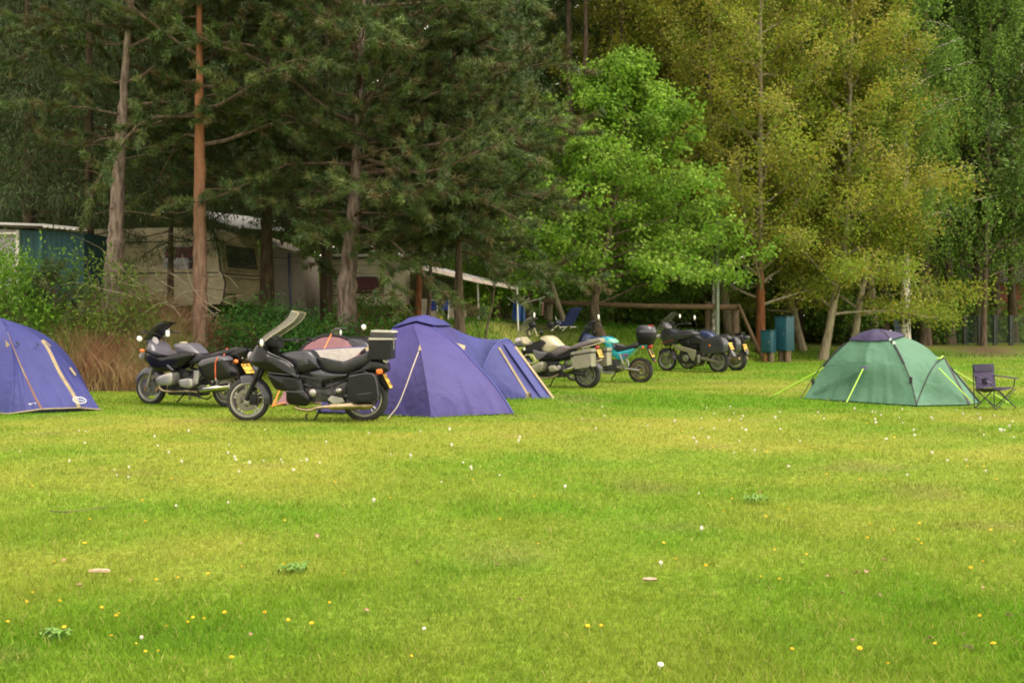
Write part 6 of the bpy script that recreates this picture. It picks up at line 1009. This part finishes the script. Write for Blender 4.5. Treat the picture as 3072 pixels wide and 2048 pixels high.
# clothes airer and towels
p = z7(545, 1000, 31.2); zg = gz(p.x, p.y); t = thing('clothes_airer', 'rotary clothes airer with white arms behind the left end of the log rail', 'clothes airer', (p.x, p.y, zg)); MB().tube([(p.x, p.y, zg - .1), z7(530, 240, 31.2)], .022, 8).build('pole', M['white'], t); hub_ = z7(540, 620, 31.2)
for q in ((300, 450), (800, 480), (1140, 445), (700, 420)): e = z7(*q, 31.2 + (.6 if q[0] in (700, 800) else 0)); MB().tube([hub_, e], .014, 6).build('arm', M['white'], t)
def towel(px0, px1, y0, y1, Y, col, lab, seed):
    m_ = fabric('towel_cloth', col, .2, .3, 8); r_ = random.Random(seed); ph = r_.uniform(0, 6); t = thing('towel', lab, 'towel', z7((px0 + px1) / 2, y1, Y), 'washing on the clothes airer')
    MB().sheet([[z7(px0 + (px1 - px0) * s_ + 8 * math.sin(3 * v_ + ph), y0 + (y1 - y0) * v_, Y) + Vector((0, .05 * math.sin(7 * s_ + ph + v_), 0)) for v_ in np.linspace(0, 1, 10)] for s_ in np.linspace(0, 1, 9)], .012).build('cloth', m_, t); MB().tube([z7(px0 - 5, y0, Y - .01), z7(px1 + 5, y0, Y - .01)], .012, 6).build('line', M['white'], t)
towel(430, 600, 490, 1010, 31.2, (.08, .22, .75), 'big bright blue towel hanging at the left end of the airer', 1); towel(600, 690, 505, 1000, 31.5, (.13, .28, .7), 'paler blue patterned towel beside the big blue towel', 2); towel(1000, 1050, 500, 860, 31.4, (.17, .36, .09), 'narrow green towel hanging behind the log rail', 3); towel(1052, 1105, 580, 850, 31.4, (.45, .23, .2), 'narrow dusky pink towel beside the green towel', 4); towel(815, 850, 600, 930, 31.6, (.07, .10, .22), 'narrow dark blue towel just right of the left log post', 5)
# satellite dish and stump behind the green tent
p = P(2688, 1035, 33.5); t = thing('satellite_dish', 'dark satellite dish seen edgewise behind the green tent cap', 'satellite dish', (p.x, p.y, gz(p.x, p.y))); c = P(2689, 984, 33.5); MB().lathe(c, (.75, -.6, .25), [(0, 0.0), (.10, .006), (.18, .02), (.27, .045), (.275, .04), (.18, .01), (.10, -.006), (0, -.012)], 28).build('dish', mat('dark_dish', (.012, .018, .022), .8, spec=.15), t); MB().tube([(p.x, p.y + .05, gz(p.x, p.y) - .1), c + Vector((0, .05, 0))], .025, 8).build('mast', M['white'], t); MB().tube([c, c + Vector((.28, -.22, .02))], .012, 6).build('feed_arm', M['black'], t)
p = P(2709, 1010, 33); t = thing('wooden_stump', 'pale sawn wooden post stump before the stout birch behind the green tent', 'post', (p.x, p.y, gz(p.x, p.y))); MB().tube([(p.x, p.y, gz(p.x, p.y) - .05), P(2709, 1012, 33)], .12, 12).build('post', mat('pale_sawn_wood', (.34, .26, .17), .8, var=.2, bump=.4), t)
p = P(2672, 1000, 33.2); t = thing('marker_post', 'thin white marker post left of the satellite dish', 'post', (p.x, p.y, gz(p.x, p.y))); MB().box((p.x, p.y, (gz(p.x, p.y) + Zr(990, 33.2)) / 2), (.045, .045, Zr(990, 33.2) - gz(p.x, p.y)), None, .006).build('post', M['white'], t)
# two blue folding chairs and a yellow bucket before the olive awning
def bluechair(px, lab):
    p = P(px, 950, 27.6); z = gz(p.x, p.y); t = thing('folding_chair', lab, 'chair', (p.x, p.y, z), 'blue chairs before the olive awning'); MB().sheet([[(p.x - .11 + .22 * s_, p.y + .12 * v_, z + .26 + .24 * v_) for v_ in np.linspace(0, 1, 4)] for s_ in np.linspace(0, 1, 4)], .02).build('backrest', BN2, t); MB().sheet([[(p.x - .11 + .22 * s_, p.y - .3 * v_, z + .24 + .03 * v_) for v_ in np.linspace(0, 1, 4)] for s_ in np.linspace(0, 1, 4)], .02).build('seat', BN2, t)
    for a in (-.11, .11): MB().tube([(p.x + a, p.y, z + .50), (p.x + a, p.y - .3, z)], .009, 6).build('leg', M['white'], t); MB().tube([(p.x + a, p.y - .3, z + .27), (p.x + a, p.y + .05, z)], .009, 6).build('leg', M['white'], t)
BN2 = fabric('royal_blue_cloth', (.02, .04, .26), .1); bluechair(1300, 'left of two blue folding chairs before the olive awning'); bluechair(1334, 'right of two blue folding chairs before the olive awning')
p = P(1320, 940, 27.3); t = thing('bucket', 'yellow bucket between the two blue folding chairs', 'bucket', (p.x, p.y, gz(p.x, p.y))); z = gz(p.x, p.y); MB().lathe((p.x, p.y, z), (0, 0, 1), [(0, .0), (.07, .0), (.09, .20), (.085, .20), (.06, .02)], 18).build('pail', mat('yellow_plastic', (.65, .50, .03), .4), t); MB().tube([(p.x + .09 * math.cos(a), p.y, z + .20 + .06 * math.sin(a)) for a in np.linspace(0, math.pi, 9)], .005, 5).build('handle', M['alloy'], t)
# ---------------------------------------------------------------- small things in the turf
DY = mat('dandelion_yellow', (.78, .52, .02), .7, var=.2, vs=60); DW = mat('dandelion_clock', (.72, .68, .60), .9, var=.15, vs=80); ST = mat('flower_stem', (.16, .20, .05), .7)
def two(o, m2, n0): o.data.materials.append(m2); [setattr(f, 'material_index', 1) for f in o.data.polygons if f.center.z > n0]; return o
rg = random.Random(88)
def flower(h, head):
    mb = MB(); mb.tube([(0, 0, -.01), (.004, .002, h * .6), (.008, 0, h)], .0022, 5); c = Vector((.008, 0, h))
    if head == 'y':
        for k in range(22):
            a = k * 2.4; e = rg.uniform(.1, 1.1); d = Vector((math.cos(a) * math.cos(e), math.sin(a) * math.cos(e), math.sin(e))); s_ = d.cross(Vector((0, 0, 1))).normalized() * .0035; mb.add([c + s_, c - s_, c + d * .019 - s_, c + d * .019 + s_], [(0, 1, 2, 3)])
        mb.ellip(c + Vector((0, 0, .003)), (.011, .011, .006), None, 10, 5)
    else:
        for k in range(70): a = k * 2.39996; zz_ = 1 - 2 * (k + .5) / 70; r_ = math.sqrt(1 - zz_ * zz_); d = Vector((math.cos(a) * r_, math.sin(a) * r_, zz_)); s_ = d.orthogonal().normalized() * .0028; mb.add([c + s_, c - s_, c + d * .019 - s_ * 1.6, c + d * .019 + s_ * 1.6], [(0, 1, 2, 3)])
        mb.ellip(c, (.015, .015, .015), None, 10, 7)
    o = mb.build('dandelion_flower' if head == 'y' else 'dandelion_clock', ST, None, 0); return two(o, DY if head == 'y' else DW, h - .02 if head != 'y' else h - .002)
YL = [(357, 1847), (503, 1890), (556, 1882), (1030, 1730), (345, 1860), (274, 1570), (435, 1570), (858, 1573), (80, 1815), (20, 1870), (195, 1893), (335, 1918), (405, 1943), (620, 1870), (578, 1865), (678, 1858), (790, 1865), (858, 1888), (990, 1828), (1172, 1500), (2170, 1535), (2300, 1560), (2345, 1548), (2610, 1580), (2680, 1595), (2325, 1655), (2420, 1675), (2120, 1725), (2285, 1745), (2340, 1755), (2025, 1685), (2375, 1982), (2940, 1880), (3045, 1628), (2950, 1698), (1760, 1905), (1805, 1915), (2575, 1985), (2670, 2022), (2900, 1402), (2950, 1405), (2990, 1442), (2300, 1355), (2580, 1336), (2650, 1440), (2575, 1440), (2200, 1497), (2365, 1530), (2752, 1630), (2760, 1640), (730, 1707), (850, 1702), (540, 1742), (625, 1735), (465, 1750), (1415, 1440), (1010, 1455), (1600, 1490), (1990, 1640), (1500, 1560), (940, 1890), (480, 1960), (250, 1640), (160, 1690), (95, 1785), (300, 1840), (180, 1815), (700, 1990), (1230, 1990), (2990, 1960), (2850, 1480), (2480, 1420), (2140, 1340), (2060, 1345)]
YL += [(rg.uniform(20, 3050), 1275 + 700 * rg.random() ** 1.8) for _ in range(22)]
WL = [(2203, 1357), (2795, 1371), (2840, 1390), (2902, 1388), (2725, 1428), (2960, 1420), (2400, 1328), (2265, 1355), (2090, 1332), (2362, 1400), (2095, 1480), (2100, 1605), (252, 1344), (340, 1420), (350, 1440), (1120, 1518), (508, 1377), (705, 1390), (746, 1405), (840, 1393), (849, 1393), (902, 1388), (918, 1385), (926, 1393), (720, 1428), (880, 1420), (530, 1530), (680, 1518), (470, 1348), (685, 1372), (1230, 1382), (1390, 1390), (1415, 1412), (1695, 1470), (1985, 1715), (430, 1928), (1272, 1905), (1980, 2035), (980, 1335), (1260, 1300), (1560, 1320), (3040, 1270), (2985, 1252), (2890, 1248), (2800, 1262), (2700, 1255), (2630, 1240), (2560, 1232), (1790, 1290)]
WL += [(rg.uniform(1700, 3050), rg.uniform(1225, 1330)) for _ in range(45)] + [(rg.uniform(50, 1700), rg.uniform(1270, 1450)) for _ in range(22)]
for hd, lst, lab, cat, grp, h in (('y', YL, 'small yellow dandelion flower open in the short turf', 'dandelion', 'yellow dandelions in the turf', .055), ('w', WL, 'round white dandelion clock on its stalk in the turf', 'dandelion', 'white dandelion clocks in the turf', .085)):
    src = flower(h, hd)
    for i, (px, py) in enumerate(lst):
        o = src if i == 0 else src.copy()
        if i: C.objects.link(o)
        g = G(px, py + 4); s_ = rg.uniform(.45, .85) * (1.0 if py < 1330 else .82); o.location = (g.x, g.y, gz(g.x, g.y)); o.rotation_euler = (rg.uniform(-.25, .25), rg.uniform(-.25, .25), rg.uniform(0, 6.28)); o.scale = (s_, s_, s_ * rg.uniform(.7, 1.25)); tag(o, lab, cat, grp)
DL = mat('dry_leaf', (.36, .22, .14), .8, var=.4, vs=40)
def leaf_():
    return MB().sheet([[(-.03 + .06 * s_, (.5 - abs(s_ - .45)) * .045 * v_, .012 + .012 * v_ * v_ + .01 * math.sin(4 * s_)) for v_ in (-1, -.4, .4, 1)] for s_ in np.linspace(.02, .92, 6)], .0015).build('dry_leaf', DL, None, 60)
src = leaf_()
for i, (px, py) in enumerate([(190, 1690), (80, 1730), (950, 1620), (2830, 1610), (2650, 1695), (2480, 1745), (2575, 1735), (2595, 1735), (2950, 1780), (2530, 1800), (2640, 1805), (2890, 1930), (2790, 1945), (2555, 1950), (1250, 1700), (1490, 1710), (720, 1640), (390, 1750), (235, 1765), (1650, 1600), (2280, 1480), (3030, 1870), (748, 1920), (1560, 1820), (1100, 1850)]):
    o = src if i == 0 else src.copy()
    if i: C.objects.link(o)
    g = G(px, py); o.location = (g.x, g.y, gz(g.x, g.y) + .015); o.rotation_euler = (rg.uniform(-.5, .5), rg.uniform(-.5, .5), rg.uniform(0, 6.28)); s_ = rg.uniform(.35, .75); o.scale = (s_, s_, s_); tag(o, 'small curled dry brown leaf lying on the turf', 'leaf', 'dry leaves lying on the turf')
g = G(298, 1730); tag(MB().prism([g + Vector((x, y, .03)) for x, y in ((-.055, -.01), (-.02, .015), (.03, .012), (.058, .0), (.05, -.014), (.0, -.012))], (0, 0, 1), .012).build('bark_chip', mat('pale_bark_chip', (.55, .36, .26), .8, var=.2, vs=30), None, 30), 'pale pinkish strip of bark lying on the near left turf', 'bark chip')
g = G(1950, 1758); tag(MB().sheet([[g + Vector((-.035 + .07 * s_, .03 * v_ * (1 - abs(2 * s_ - 1) * .6), .03 + .012 * v_ * v_)) for v_ in (-1, 0, 1)] for s_ in np.linspace(0, 1, 6)], .002).build('pale_leaf', mat('pale_leaf', (.36, .25, .18), .8, var=.2, vs=40), None, 60), 'large pale curled leaf on the turf right of the picture centre', 'leaf')
g = G(2905, 1966); tag(MB().ellip(g + Vector((0, 0, .03)), (.026, .018, .017), None, 14, 9).build('pine_cone', mat('cone_brown', (.10, .05, .03), .8, var=.5, vs=90, bump=1, bs=120), None, 60), 'dark brown pine cone in the turf near the lower right corner', 'pine cone')
tag(MB().tube(spline([G(150, 1545) + up * .03, G(200, 1550) + up * .035, G(260, 1540) + up * .03, G(325, 1532) + up * .03], 4), .004, 6).build('twig', POST, None, 60), 'thin brown twig lying across the left turf', 'twig')
for px, py, s_, lab in ((885, 1716, 1.0, 'dark green weed rosette beside yellow dandelions in the left turf'), (172, 1920, .8, 'dark green weed tuft near the lower left corner'), (2268, 1505, 1.3, 'flat dark leaved weed patch in the right turf')):
    g = G(px, py); mb = MB(); r_ = random.Random(px)
    for k in range(30): a = r_.uniform(0, 6.28); l_ = r_.uniform(.03, .085) * s_; o_ = Vector((r_.gauss(0, .035), r_.gauss(0, .035), 0)) * s_; d = Vector((math.cos(a), math.sin(a), 0)); n_ = Vector((-d.y, d.x, 0)) * .008; mb.sheet([[g + o_ + d * l_ * t_ + n_ * w_ * math.sin(.3 + 2.6 * t_) + up * (.015 + .03 * math.sin(2.4 * t_)) for w_ in (-1, 0, 1)] for t_ in np.linspace(0, 1, 5)], .001)
    tag(mb.build('weed_plant', mat('weed_green', (.095, .20, .02), .6, var=.3, vs=20), None, 60), lab, 'weed')
